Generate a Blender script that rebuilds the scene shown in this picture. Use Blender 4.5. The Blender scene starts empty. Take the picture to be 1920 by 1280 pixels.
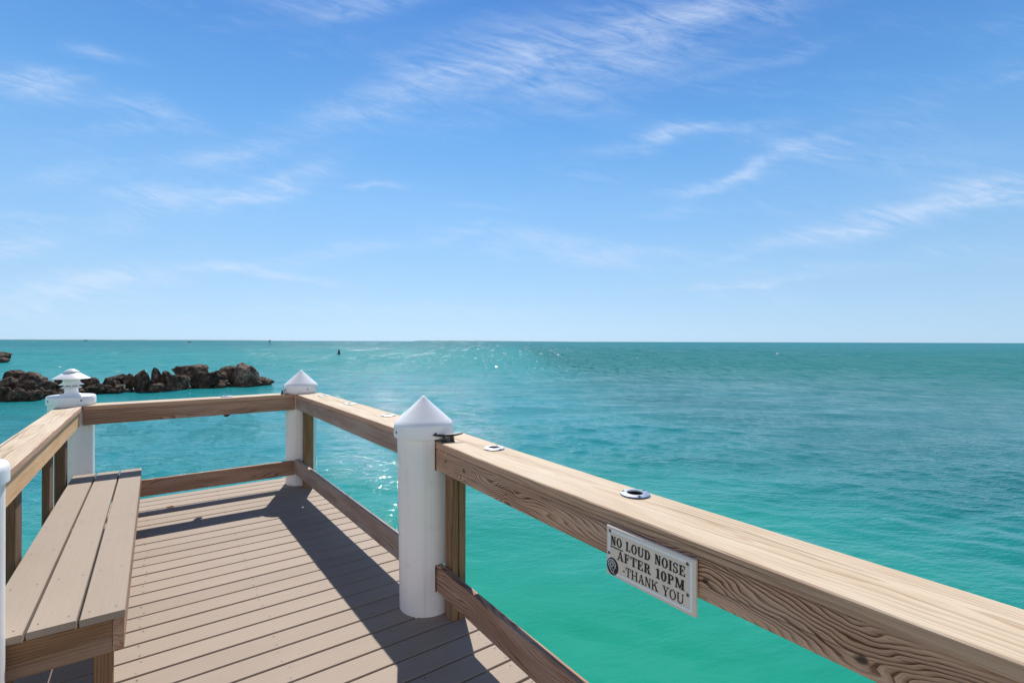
import bpy, bmesh, math, random
import numpy as np
from mathutils import Vector, Matrix, noise as mnoise

scene = bpy.context.scene
C = scene.collection
R_ = math.radians
random.seed(7)

# ------------------------------------------------------------------ camera
EYE = 1.47            # eye above the deck
WATER = -1.60         # water below the deck
F_PX = 920.0          # focal length in pixels of a 1920 wide frame
cam_d = bpy.data.cameras.new("camera")
cam_d.sensor_width = 36.0
cam_d.lens = F_PX / 1920 * 36
cam_d.clip_start = 0.05
cam_d.clip_end = 300000
cam = bpy.data.objects.new("camera", cam_d)
C.objects.link(cam)
cam.matrix_world = Matrix.Translation((0, 0, EYE)) @ Matrix.Rotation(R_(90), 4, 'X') @ Matrix.Rotation(R_(0.179), 4, 'Z')
scene.camera = cam

# ------------------------------------------------------------------ light
SUN_EL = 48.5
SUN_AZ = -13.0          # degrees from straight ahead (+Y), negative = left
world = bpy.data.worlds.new("World")
scene.world = world
world.use_nodes = True
sun_dir = Vector((math.sin(R_(SUN_AZ)) * math.cos(R_(SUN_EL)), math.cos(R_(SUN_AZ)) * math.cos(R_(SUN_EL)), math.sin(R_(SUN_EL))))
sl = bpy.data.lights.new("sun", 'SUN')
sl.energy = 5.0
sl.angle = R_(0.53)
sl.color = (1.0, 0.955, 0.88)
so = bpy.data.objects.new("sun", sl)
C.objects.link(so)
so.location = sun_dir * 200
so.rotation_euler = sun_dir.to_track_quat('Z', 'Y').to_euler()

scene.view_settings.view_transform = 'Standard'
scene.view_settings.look = 'None'
scene.view_settings.exposure = 0.2
scene.view_settings.gamma = 1.0
scene.cycles.max_bounces = 8
scene.cycles.sample_clamp_indirect = 8.0
scene.cycles.sample_clamp_direct = 0.0
scene.cycles.caustics_reflective = False
scene.cycles.caustics_refractive = False

# ------------------------------------------------------------------ node helper
class NT:
    def __init__(s, tree):
        s.t = tree
    def n(s, typ, **kw):
        nd = s.t.nodes.new(typ)
        for k, v in kw.items():
            setattr(nd, k, v)
        return nd
    def link(s, a, b):
        s.t.links.new(a, b)
    def put(s, sock, v):
        if isinstance(v, bpy.types.NodeSocket):
            s.link(v, sock)
        elif v is not None:
            sock.default_value = v
    def math(s, op, a, b=None, c=None, clamp=False):
        nd = s.n('ShaderNodeMath', operation=op, use_clamp=clamp)
        s.put(nd.inputs[0], a)
        if b is not None: s.put(nd.inputs[1], b)
        if c is not None: s.put(nd.inputs[2], c)
        return nd.outputs[0]
    def vmath(s, op, a, b=None):
        nd = s.n('ShaderNodeVectorMath', operation=op)
        s.put(nd.inputs[0], a)
        if b is not None: s.put(nd.inputs[1], b)
        return nd.outputs['Value'] if op in ('DOT_PRODUCT', 'LENGTH', 'DISTANCE') else nd.outputs['Vector']
    def mapping(s, vec, loc=(0, 0, 0), rot=(0, 0, 0), scale=(1, 1, 1), typ='POINT'):
        if typ == 'POINT' and any(rot):
            # turn the coordinates first, stretch them afterwards
            r = s.n('ShaderNodeVectorRotate', rotation_type='Z_AXIS')
            s.put(r.inputs['Vector'], vec)
            r.inputs['Angle'].default_value = rot[2]
            vec = r.outputs[0]; rot = (0, 0, 0)
        nd = s.n('ShaderNodeMapping', vector_type=typ)
        s.put(nd.inputs['Vector'], vec)
        nd.inputs['Location'].default_value = loc
        nd.inputs['Rotation'].default_value = rot
        nd.inputs['Scale'].default_value = scale
        return nd.outputs[0]
    def noise(s, vec, scale=1, detail=3, rough=0.5, dist=0.0, col=False, lac=2.0):
        nd = s.n('ShaderNodeTexNoise')
        s.put(nd.inputs['Vector'], vec)
        nd.inputs['Scale'].default_value = scale
        nd.inputs['Detail'].default_value = detail
        nd.inputs['Roughness'].default_value = rough
        nd.inputs['Lacunarity'].default_value = lac
        nd.inputs['Distortion'].default_value = dist
        return nd.outputs['Color' if col else 'Fac']
    def ramp(s, fac, stops, interp='LINEAR'):
        nd = s.n('ShaderNodeValToRGB')
        cr = nd.color_ramp
        cr.interpolation = interp
        while len(cr.elements) < len(stops):
            cr.elements.new(0.5)
        for e, (p, c) in zip(cr.elements, stops):
            e.position = p
            e.color = (c[0], c[1], c[2], 1) if not isinstance(c, (int, float)) else (c, c, c, 1)
        s.put(nd.inputs[0], fac)
        return nd.outputs[0]
    def mix(s, fac, a, b, mode='MIX'):
        nd = s.n('ShaderNodeMix', data_type='RGBA', blend_type=mode)
        s.put(nd.inputs[0], fac)
        for sock, v in ((nd.inputs[6], a), (nd.inputs[7], b)):
            if isinstance(v, tuple) and len(v) == 3: v = (*v, 1)
            s.put(sock, v)
        return nd.outputs[2]
    def smooth(s, x, a, b):
        nd = s.n('ShaderNodeMapRange', interpolation_type='SMOOTHSTEP')
        s.put(nd.inputs[0], x)
        nd.inputs[1].default_value = a
        nd.inputs[2].default_value = b
        return nd.outputs[0]
    def comb(s, x, y, z):
        nd = s.n('ShaderNodeCombineXYZ')
        for i, v in enumerate((x, y, z)): s.put(nd.inputs[i], v)
        return nd.outputs[0]
    def sep(s, v):
        nd = s.n('ShaderNodeSeparateXYZ')
        s.put(nd.inputs[0], v)
        return nd.outputs
    def bump(s, h, strength=0.5, dist=0.01, normal=None):
        nd = s.n('ShaderNodeBump')
        nd.inputs['Strength'].default_value = strength
        nd.inputs['Distance'].default_value = dist
        s.put(nd.inputs['Height'], h)
        if normal is not None: s.put(nd.inputs['Normal'], normal)
        return nd.outputs[0]

# ------------------------------------------------------------------ sky with cirrus
def build_sky():
    t = world.node_tree
    for nd in list(t.nodes): t.nodes.remove(nd)
    k = NT(t)
    out = k.n('ShaderNodeOutputWorld')
    bg = k.n('ShaderNodeBackground')
    bg.inputs['Strength'].default_value = 0.11
    k.link(bg.outputs[0], out.inputs[0])
    sky = k.n('ShaderNodeTexSky', sky_type='NISHITA')
    sky.sun_disc = False
    sky.sun_elevation = R_(SUN_EL)
    sky.sun_rotation = R_(SUN_AZ)
    sky.altitude = 0
    sky.air_density = 1.0
    sky.dust_density = 0.35
    sky.ozone_density = 2.2
    d = k.n('ShaderNodeTexCoord').outputs['Generated']
    x, y, z = k.sep(d)
    # sky graded bluer at the horizon; unseen zenith darkened to deepen deck shadows
    zc = k.math('MAXIMUM', z, 0.0)
    tint = k.ramp(zc, [(0.0, (0.45, 0.71, 1.31)), (0.04, (0.466, 0.63, 0.99)), (0.10, (0.54, 0.664, 0.84)), (0.252, (0.60, 0.82, 0.93)), (0.387, (0.43, 0.775, 0.98)), (0.562, (0.22, 0.52, 0.88)), (0.75, (0.07, 0.16, 0.33))])
    flat = k.ramp(zc, [(0.0, (0.503, 0.69, 0.87)), (0.04, (0.46, 0.67, 0.87)), (0.10, (0.39, 0.62, 0.862)), (0.252, (0.245, 0.495, 0.845)), (0.387, (0.145, 0.375, 0.765)), (0.562, (0.082, 0.245, 0.625)), (0.75, (0.022, 0.065, 0.19))])
    flat = k.vmath('MULTIPLY', flat, (9.09, 9.09, 9.09))
    base = k.mix(0.6, k.mix(1.0, sky.outputs[0], tint, 'MULTIPLY'), flat)
    ay = k.math('MAXIMUM', k.math('ABSOLUTE', y), 0.06)
    X = k.math('DIVIDE', x, ay)
    Z = k.math('DIVIDE', z, ay)
    V = k.comb(X, Z, 0.0)
    # added fill light: made-up pale glow low in the unseen sky behind the camera
    rear_fill = k.math('MULTIPLY', k.smooth(k.math('MULTIPLY', y, -1.0), 0.02, 0.55), k.smooth(z, 0.68, 0.22))
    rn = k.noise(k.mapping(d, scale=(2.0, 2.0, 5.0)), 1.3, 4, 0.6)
    base = k.mix(k.math('MULTIPLY', rear_fill, k.math('MULTIPLY_ADD', k.smooth(rn, 0.3, 0.7), 0.3, 0.65)), base, (8.6, 7.7, 7.2))
    # domain warp
    w1 = k.noise(k.mapping(V, rot=(0, 0, R_(12)), scale=(2.2, 7, 1)), 1.6, 4, 0.6, col=True)
    w1 = k.vmath('SUBTRACT', w1, (0.5, 0.5, 0.5))
    w1 = k.vmath('MULTIPLY', w1, (0.16, 0.075, 0))
    Vw = k.vmath('ADD', V, w1)
    fib = k.noise(k.mapping(V, rot=(0, 0, R_(14)), scale=(4.0, 19, 1)), 1.7, 7, 0.64, 1.3)
    fib2 = k.noise(k.mapping(V, rot=(0, 0, R_(-10)), scale=(2.5, 12, 1)), 2.0, 5, 0.6, 0.5)
    fine = k.noise(k.mapping(V, rot=(0, 0, R_(22)), scale=(14, 60, 1)), 1.5, 4, 0.65)
    # (cx, cy, half length, half width, degrees rising to the right, strength) seen from the dock, as directions
    S = [(690, 190, 140, 26, 22, .42), (850, 145, 150, 40, 17, .42), (1030, 118, 160, 46, 10, .48), (1170, 124, 110, 20, -4, .62),
         (1090, 185, 130, 26, -14, .34), (1250, 82, 90, 18, -16, .34), (1360, 12, 150, 20, 8, .62), (1150, 55, 220, 30, 4, .22),
         (680, 16, 90, 12, 10, .4), (560, 4, 90, 10, 0, .25), (60, 160, 75, 17, -14, .55), (85, 142, 70, 9, -4, .35), (180, 103, 50, 6, -10, .38),
         (270, 205, 70, 14, -17, .28), (430, 285, 100, 14, 10, .36), (300, 364, 95, 11, 2, .45), (290, 396, 105, 12, 12, .5),
         (530, 335, 85, 12, 22, .55), (500, 368, 85, 9, 18, .45), (120, 325, 80, 13, 8, .25), (60, 413, 65, 7, 0, .45), (30, 465, 70, 14, 3, .45),
         (110, 548, 170, 20, 14, .6), (260, 522, 90, 10, 3, .3), (520, 516, 90, 6, -7, .65), (440, 505, 80, 6, -5, .3),
         (1280, 256, 120, 9, 9, .6), (1495, 277, 65, 8, -10, .45), (1400, 318, 95, 7, 25, .5), (1320, 350, 90, 8, 10, .38), (1570, 262, 40, 4, -12, .3),
         (1560, 428, 170, 11, 13, .5), (1750, 388, 150, 14, 14, .52), (1880, 358, 90, 16, -2, .46), (1830, 340, 90, 8, 5, .3),
         (1400, 527, 120, 4, 4, .5), (1180, 470, 160, 10, -2, .25), (1040, 450, 140, 11, -6, .32), (620, 478, 110, 8, 10, .36), (860, 440, 70, 7, 15, .28),
         (1080, 486, 130, 9, -5, .34), (800, 588, 220, 12, -1, .26), (270, 600, 110, 6, 2, .4), (1430, 112, 130, 7, 16, .2), (705, 348, 45, 4, 0, .4),
         (1530, 500, 200, 9, 6, .2), (1700, 240, 110, 20, -10, .1), (1780, 300, 120, 20, 5, .12), (1890, 145, 40, 7, 22, .2), (900, 380, 60, 6, -4, .14), (1250, 400, 60, 8, 8, .16)]
    acc = None
    for q_, (cx, cy, L, W, a, st) in enumerate(S):
        m = k.mapping(Vw, loc=((cx - 960) / F_PX, (640 - cy) / F_PX, 0), rot=(0, 0, R_(a)), scale=(L * 1.15 / F_PX, W * (1.4 if q_ < 7 else 1.6) / F_PX, 1), typ='TEXTURE')
        g = k.math('EXPONENT', k.math('MULTIPLY', k.vmath('DOT_PRODUCT', m, m), -1.0))
        acc = k.math('MULTIPLY_ADD', g, st * (0.62 if q_ < 7 else 0.98), 0.0 if acc is None else acc)
    f = k.math('MULTIPLY', k.smooth(fib, 0.28, 0.72), 1.0)
    f = k.math('ADD', k.math('MULTIPLY', f, 0.62), k.math('MULTIPLY', k.smooth(fib2, 0.3, 0.75), 0.45))
    f = k.math('MULTIPLY_ADD', k.math('SUBTRACT', fine, 0.5), 0.38, f)
    dens = k.math('MULTIPLY', acc, k.math('MAXIMUM', f, 0.0))
    veil = k.math('MULTIPLY', k.smooth(k.noise(k.mapping(V, scale=(1.5, 6, 1)), 1.4, 5, 0.6), 0.45, 0.8), k.math('MULTIPLY', k.smooth(fib, 0.35, 0.75), 0.24))
    dens = k.math('ADD', k.math('MULTIPLY', dens, 0.95), veil)
    dens = k.math('MULTIPLY', dens, k.smooth(z, 0.0, 0.05))
    dens = k.math('MINIMUM', dens, 0.9)
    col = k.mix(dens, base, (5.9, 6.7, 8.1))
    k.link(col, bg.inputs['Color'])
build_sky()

# ------------------------------------------------------------------ dock frame: u across (right), v along, h up
A = R_(35.9)
CA, SA = math.cos(A), math.sin(A)
def W(u, v, h):
    return Vector((u * CA - v * SA, u * SA + v * CA, h))
UX = Vector((CA, SA, 0)); VX = Vector((-SA, CA, 0)); HX = Vector((0, 0, 1))

def tag(o, label=None, cat=None, group=None, kind=None):
    if label: o['label'] = label
    if cat: o['category'] = cat
    if group: o['group'] = group
    if kind: o['kind'] = kind
    return o
def empty(name, loc, label, cat, group=None):
    o = bpy.data.objects.new(name, None)
    o.empty_display_size = 0.1
    C.objects.link(o)
    o.location = loc
    tag(o, label, cat, group)
    return o
def link_mesh(name, me, mat, parent=None, M=None):
    o = bpy.data.objects.new(name, me)
    C.objects.link(o)
    if mat is not None and not me.materials: me.materials.append(mat)
    M = M or Matrix.Identity(4)
    if parent is not None:
        o.parent = parent
        # parents are never rotated: subtract their world place
        off = Vector(parent.location)
        p = parent.parent
        while p is not None:
            off = off + Vector(p.location); p = p.parent
        if any(abs(a) > 1e-6 for a in parent.rotation_euler):
            M = parent.matrix_basis.inverted() @ M
        else:
            M = Matrix.Translation(-off) @ M
    o.matrix_basis = M
    return o
def bm_obj(name, bm, mat, parent=None, M=None, smooth=False):
    me = bpy.data.meshes.new(name)
    bmesh.ops.recalc_face_normals(bm, faces=bm.faces)
    bm.to_mesh(me); bm.free()
    if smooth:
        for p in me.polygons: p.use_smooth = True
    return link_mesh(name, me, mat, parent, M)
def copy_tree(o, parent=None):
    c = o.copy(); C.objects.link(c)
    if parent is not None:
        mb = o.matrix_basis.copy(); c.parent = parent; c.matrix_basis = mb
    for ch in [q for q in bpy.data.objects if q.parent == o]:
        copy_tree(ch, c)
    return c

def lathe(bm, prof, n=48, cap=True, M=None):
    """prof: list of (r, z). A very small radius closes the end."""
    rings = []
    for r, z in prof:
        if r < 1e-5:
            rings.append([bm.verts.new((0, 0, z))])
        else:
            rings.append([bm.verts.new((r * math.cos(2 * math.pi * i / n), r * math.sin(2 * math.pi * i / n), z)) for i in range(n)])
    for a, b in zip(rings, rings[1:]):
        for i in range(n):
            j = (i + 1) % n
            if len(a) == 1 and len(b) == 1: continue
            if len(a) == 1: bm.faces.new((a[0], b[i], b[j]))
            elif len(b) == 1: bm.faces.new((a[i], a[j], b[0]))
            else: bm.faces.new((a[i], a[j], b[j], b[i]))
    if cap:
        if len(rings[0]) > 1: bm.faces.new(list(reversed(rings[0])))
        if len(rings[-1]) > 1: bm.faces.new(rings[-1])
    if M is not None:
        bmesh.ops.transform(bm, matrix=M, verts=[v for r in rings for v in r])
    return rings
def smooth_by_angle(o, ang=35):
    me = o.data
    bm = bmesh.new(); bm.from_mesh(me)
    for f in bm.faces: f.smooth = True
    for e in bm.edges:
        if len(e.link_faces) == 2 and e.calc_face_angle(0) > R_(ang): e.smooth = False
    bm.to_mesh(me); bm.free()
    return o
def box(bm, x0, x1, y0, y1, z0, z1, bev=0.0):
    vs = [bm.verts.new(p) for p in ((x0, y0, z0), (x1, y0, z0), (x1, y1, z0), (x0, y1, z0), (x0, y0, z1), (x1, y0, z1), (x1, y1, z1), (x0, y1, z1))]
    fs = [bm.faces.new([vs[i] for i in q]) for q in ((3, 2, 1, 0), (4, 5, 6, 7), (0, 1, 5, 4), (1, 2, 6, 5), (2, 3, 7, 6), (3, 0, 4, 7))]
    if bev > 0:
        es = list({e for f in fs for e in f.edges})
        bmesh.ops.bevel(bm, geom=es, offset=bev, segments=1, affect='EDGES', profile=0.5)

PL_SEED = [0]
def plank(name, a, b, wid, hei, mat, parent, side=None, bow=0.0, chamfer=0.004, wob=0.0008, step=0.09, label=None):
    """board from a to b (world points on its axis); wid along the side vector, hei along axis x side"""
    a = Vector(a); b = Vector(b)
    ax = (b - a); L = ax.length; ax.normalize()
    if side is None: side = Vector((-ax.y, ax.x, 0)).normalized()
    side = Vector(side); side = (side - ax * side.dot(ax)).normalized()
    up = ax.cross(side)
    n = max(2, int(L / step))
    PL_SEED[0] += 1
    sd = PL_SEED[0] * 3.71
    bm = bmesh.new()
    rings = []
    hw, hh, c = wid / 2, hei / 2, chamfer
    sec = [(-hw + c, -hh), (hw - c, -hh), (hw, -hh + c), (hw, hh - c), (hw - c, hh), (-hw + c, hh), (-hw, hh - c), (-hw, -hh + c)]
    for i in range(n + 1):
        x = L * i / n
        t = i / n
        off = bow * 4 * t * (1 - t)
        ring = []
        for q, (y, z) in enumerate(sec):
            g = mnoise.noise(Vector((x * 5 + sd, q * 2.3, sd))) * wob + mnoise.noise(Vector((x * 25 + sd, q * 5.3, 1))) * wob * 0.5
            ring.append(bm.verts.new((x, y + off + g * (1 if y > 0 else -1), z + g * (1 if z > 0 else -1))))
        rings.append(ring)
    for p, q in zip(rings, rings[1:]):
        for i in range(8):
            j = (i + 1) % 8
            bm.faces.new((p[i], p[j], q[j], q[i]))
    bm.faces.new(rings[0]); bm.faces.new(list(reversed(rings[-1])))
    M = Matrix.Identity(4)
    for i, vv in enumerate((ax, side, up)):
        for r in range(3): M[r][i] = vv[r]
    M.translation = a
    o = bm_obj(name, bm, mat, parent, M)
    if label: o['label'] = label
    return o

# ------------------------------------------------------------------ materials
def new_mat(name):
    m = bpy.data.materials.new(name)
    m.use_nodes = True
    k = NT(m.node_tree)
    bsdf = m.node_tree.nodes['Principled BSDF']
    return m, k, bsdf

def wood(name, light, dark, ring_freq=95, ring_amp=3.2, contrast=0.8, knots=(), grey=0.25, greycol=(0.42, 0.37, 0.33), rand=True, pith=(0.0, -0.10), cracks=0.5, rough=0.75, blot=0.35, side=None):
    m, k, b = new_mat(name)
    co = k.n('ShaderNodeTexCoord').outputs['Object']
    if rand:
        oi = k.n('ShaderNodeObjectInfo')
        r = oi.outputs['Random']
        P = k.vmath('ADD', co, k.comb(k.math('MULTIPLY', r, 37.0), k.math('MULTIPLY', r, 0.05), k.math('MULTIPLY', r, 0.03)))
    else:
        P = co
    x, y, z = k.sep(P)
    yy = k.math('SUBTRACT', y, pith[0]); zz = k.math('SUBTRACT', z, pith[1])
    rad = k.math('SQRT', k.math('ADD', k.math('MULTIPLY', yy, yy), k.math('MULTIPLY', zz, zz)))
    n1 = k.noise(k.mapping(P, scale=(1.3, 9, 9)), 1.0, 2, 0.45)
    n2 = k.noise(k.mapping(P, scale=(6, 40, 40)), 1.0, 2, 0.5)
    fld = k.math('MULTIPLY', rad, ring_freq)
    fld = k.math('MULTIPLY_ADD', n1, ring_amp * 3.2, fld)
    fld = k.math('MULTIPLY_ADD', n2, 0.55, fld)
    kn_dark = None
    for (kx, kz, kr, amp) in knots:
        mm = k.mapping(co, loc=(kx, 0, kz), scale=(kr * 1.25, 10, kr), typ='TEXTURE')
        mm = k.vmath('ADD', mm, k.vmath('MULTIPLY', k.vmath('SUBTRACT', k.noise(k.mapping(co, scale=(9, 9, 14)), 2.0, 1, 0.5, col=True), (0.5, 0.5, 0.5)), (0.5, 0, 0.5)))
        dd = k.vmath('LENGTH', mm)
        fld = k.math('MULTIPLY_ADD', k.math('EXPONENT', k.math('MULTIPLY', k.math('MULTIPLY', dd, dd), -0.5)), amp, fld)
        kd = k.smooth(dd, 0.22, 0.08)
        kn_dark = kd if kn_dark is None else k.math('MAXIMUM', kn_dark, kd)
    saw = k.math('FRACT', fld)
    ring = k.ramp(saw, [(0.0, 0.0), (0.12, 0.05), (0.55, 0.35), (0.82, 1.0), (0.94, 0.9), (1.0, 0.05)])
    fibre = k.noise(k.mapping(P, scale=(5, 260, 260)), 1.0, 3, 0.6)
    blotch = k.noise(k.mapping(P, scale=(2.2, 11, 11)), 1.0, 3, 0.55)
    ring2 = k.math('MULTIPLY', k.smooth(k.math('SINE', k.math('MULTIPLY', fld, 17.0)), 0.2, 1.0), 0.22)
    wear = k.math('MULTIPLY_ADD', k.smooth(k.noise(k.mapping(P, scale=(1.6, 14, 14)), 1.0, 3, 0.6), 0.32, 0.62), 0.65, 0.35)
    ring = k.math('MULTIPLY', k.math('ADD', ring, ring2), wear)
    fac = k.math('ADD', k.math('MULTIPLY', ring, contrast), k.math('MULTIPLY', k.math('SUBTRACT', fibre, 0.5), 0.7), clamp=True)
    col = k.mix(fac, light, dark)
    gm = k.math('MULTIPLY', k.smooth(blotch, 0.42, 0.72), grey)
    col = k.mix(gm, col, greycol)
    bl = k.math('MULTIPLY', k.smooth(blotch, 0.55, 0.28), blot)
    col = k.mix(bl, col, k.mix(1.0, col, (0.55, 0.48, 0.42), 'MULTIPLY'))
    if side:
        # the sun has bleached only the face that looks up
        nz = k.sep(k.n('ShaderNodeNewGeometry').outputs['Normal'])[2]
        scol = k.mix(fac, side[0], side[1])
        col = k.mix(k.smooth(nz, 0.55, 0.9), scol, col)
    ck = k.noise(k.mapping(P, scale=(0.5, 75, 75)), 1.0, 2, 0.5)
    ckm = k.math('MULTIPLY', k.smooth(ck, 0.66, 0.70), cracks)
    col = k.mix(ckm, col, (0.035, 0.022, 0.015))
    if kn_dark is not None:
        col = k.mix(k.math('MULTIPLY', kn_dark, 0.85), col, (0.03, 0.016, 0.01))
    k.link(col, b.inputs['Base Color'])
    b.inputs['Roughness'].default_value = rough
    b.inputs['Specular IOR Level'].default_value = 0.3
    h = k.math('ADD', k.math('MULTIPLY', ring, 0.6), k.math('MULTIPLY', fibre, 0.8))
    h = k.math('SUBTRACT', h, k.math('MULTIPLY', ckm, 2.5))
    k.link(k.bump(h, 0.5, 0.0022), b.inputs['Normal'])
    return m

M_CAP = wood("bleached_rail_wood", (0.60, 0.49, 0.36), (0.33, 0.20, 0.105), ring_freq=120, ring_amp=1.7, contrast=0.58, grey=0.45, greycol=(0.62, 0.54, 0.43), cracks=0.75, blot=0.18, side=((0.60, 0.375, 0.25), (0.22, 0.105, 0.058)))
M_FACE = wood("weathered_brown_wood", (0.49, 0.295, 0.195), (0.135, 0.058, 0.030), ring_freq=70, ring_amp=3.4, contrast=0.9, grey=0.3, greycol=(0.44, 0.35, 0.30))
M_NEAR = wood("knotty_face_wood", (0.70, 0.42, 0.275), (0.145, 0.054, 0.026), ring_freq=112, ring_amp=5.4, contrast=1.05, grey=0.18, greycol=(0.58, 0.46, 0.39),
              knots=((0.235, 0.012, 0.040, -6.0), (0.43, 0.006, 0.055, 5.0), (0.80, -0.01, 0.03, 3.5), (1.75, -0.005, 0.06, 5.0), (2.1, -0.02, 0.07, -5.0)), rand=False, pith=(0.0, 0.16))
M_LEFT = wood("fresh_orange_wood", (0.80, 0.51, 0.27), (0.50, 0.25, 0.105), ring_freq=80, ring_amp=2.5, contrast=0.65, grey=0.25, greycol=(0.62, 0.5, 0.36), cracks=0.3, blot=0.15)
M_POST = wood("post_wood", (0.31, 0.18, 0.092), (0.125, 0.061, 0.03), ring_freq=70, ring_amp=1.5, contrast=0.75, grey=0.2)
M_POSTD = wood("dark_post_wood", (0.165, 0.092, 0.052), (0.07, 0.035, 0.02), ring_freq=70, ring_amp=1.5, contrast=0.7, grey=0.1)
M_GREYW = wood("grey_weathered_wood", (0.49, 0.36, 0.28), (0.18, 0.10, 0.066), ring_freq=85, ring_amp=3.2, contrast=0.75, grey=0.55, greycol=(0.45, 0.38, 0.34))

def deck_mat(name, col1, col2, pitch=None, v0=0.0, axis='x'):
    m, k, b = new_mat(name)
    co = k.n('ShaderNodeTexCoord').outputs['Object']
    x, y, z = k.sep(co)
    if pitch:
        idx = k.math('FLOOR', k.math('DIVIDE', k.math('SUBTRACT', y, v0), pitch))
        wn = k.n('ShaderNodeTexWhiteNoise', noise_dimensions='1D')
        k.link(idx, wn.inputs['W'])
        rnd = wn.outputs['Value']
        P = k.vmath('ADD', co, k.comb(k.math('MULTIPLY', rnd, 23.0), 0.0, 0.0))
    else:
        oi = k.n('ShaderNodeObjectInfo'); rnd = oi.outputs['Random']
        P = k.vmath('ADD', co, k.comb(k.math('MULTIPLY', rnd, 23.0), 0.0, 0.0))
    streak = k.noise(k.mapping(P, scale=(2.5, 190, 30)), 1.0, 4, 0.65)
    blot = k.noise(k.mapping(P, scale=(1.5, 5, 5)), 1.0, 4, 0.6)
    dirt = k.noise(co, 1.1, 5, 0.6)
    f = k.math('ADD', k.math('MULTIPLY', k.math('SUBTRACT', streak, 0.5), 1.1), k.math('MULTIPLY', rnd, 0.45))
    f = k.math('ADD', f, k.math('MULTIPLY', k.math('SUBTRACT', blot, 0.5), 0.7))
    f = k.math('ADD', f, 0.28, clamp=True)
    col = k.mix(f, col1, col2)
    col = k.mix(k.math('MULTIPLY', k.smooth(dirt, 0.5, 0.75), 0.16), col, (0.22, 0.17, 0.13))
    spk = k.noise(co, 85.0, 2, 0.5)
    col = k.mix(k.math('MULTIPLY', k.smooth(spk, 0.70, 0.74), 0.35), col, (0.10, 0.075, 0.06))
    k.link(col, b.inputs['Base Color'])
    b.inputs['Roughness'].default_value = 0.7
    b.inputs['Specular IOR Level'].default_value = 0.3
    k.link(k.bump(streak, 0.3, 0.0012), b.inputs['Normal'])
    return m
PITCH = 0.1435
SEAM = 2.27           # a gap between two boards at this v
M_DECK = deck_mat("composite_deck", (0.372, 0.293, 0.230), (0.285, 0.219, 0.168), PITCH, SEAM - 30 * PITCH)
M_BENCH = deck_mat("composite_bench", (0.352, 0.282, 0.220), (0.294, 0.231, 0.177))

def pvc(name, col, rough=0.38, dirt=0.10):
    m, k, b = new_mat(name)
    co = k.n('ShaderNodeTexCoord').outputs['Object']
    st = k.noise(k.mapping(co, scale=(26, 26, 1.2)), 1.0, 4, 0.6)
    bl = k.noise(co, 7.0, 4, 0.6)
    f = k.math('MULTIPLY', k.math('ADD', k.smooth(st, 0.5, 0.8), k.smooth(bl, 0.55, 0.8)), dirt)
    c2 = k.mix(f, col, tuple(c * q for c, q in zip(col, (0.60, 0.54, 0.46))))
    sp = k.noise(co, 60.0, 2, 0.5)
    c2 = k.mix(k.math('MULTIPLY', k.smooth(sp, 0.74, 0.77), 0.3), c2, (0.25, 0.22, 0.2))
    k.link(c2, b.inputs['Base Color'])
    b.inputs['Roughness'].default_value = rough
    k.link(k.bump(bl, 0.15, 0.002), b.inputs['Normal'])
    return m
M_PVC = pvc("white_pile_sleeve", (0.90, 0.88, 0.85), dirt=0.30)
M_CAPW = pvc("white_pile_cap", (0.90, 0.89, 0.89), 0.33, 0.06)

def simple(name, col, rough=0.5, metal=0.0, spec=0.5, var=0.25, sc=40.0, bump=0.0):
    m, k, b = new_mat(name)
    co = k.n('ShaderNodeTexCoord').outputs['Object']
    n = k.noise(co, sc, 4, 0.6)
    c2 = k.mix(k.smooth(n, 0.3, 0.75), col, tuple(c * (1 - var) for c in col))
    k.link(c2, b.inputs['Base Color'])
    b.inputs['Roughness'].default_value = rough
    b.inputs['Metallic'].default_value = metal
    b.inputs['Specular IOR Level'].default_value = spec
    if bump: k.link(k.bump(n, bump, 0.003), b.inputs['Normal'])
    return m
M_STEEL = simple("stainless_steel", (0.78, 0.76, 0.74), 0.34, 1.0, var=0.25)
M_SCREW = simple("dark_screw", (0.10, 0.075, 0.06), 0.5, 0.3)
M_RUST = simple("rusty_screw", (0.17, 0.075, 0.04), 0.6, 0.2)
M_BLACK = simple("black_cleat", (0.025, 0.021, 0.021), 0.4, var=0.4)
M_DARK = simple("dark_tube", (0.012, 0.009, 0.008), 0.6)
M_SIGN = simple("sign_cream", (0.83, 0.69, 0.575), 0.45, var=0.06, sc=14)
M_SIGNW = simple("sign_white", (0.90, 0.90, 0.92), 0.4, var=0.04)
M_INK = simple("sign_black", (0.018, 0.017, 0.019), 0.45, var=0.2)
M_LENS = simple("lamp_lens", (0.55, 0.53, 0.50), 0.2, var=0.1)
M_DKPAINT = simple("marker_dark", (0.030, 0.032, 0.035), 0.5)
M_BUOY = simple("buoy_red_dark", (0.05, 0.022, 0.022), 0.5)
M_WHITE = simple("white_gelcoat", (0.8, 0.8, 0.8), 0.3, var=0.05)
M_FOAM = simple("foam", (0.85, 0.88, 0.88), 0.8, var=0.1, sc=2)
M_LEAF = simple("dry_leaf", (0.46, 0.16, 0.045), 0.7, var=0.4)
M_JOIST = wood("joist_wood", (0.25, 0.17, 0.10), (0.13, 0.08, 0.05), contrast=0.6)

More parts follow.
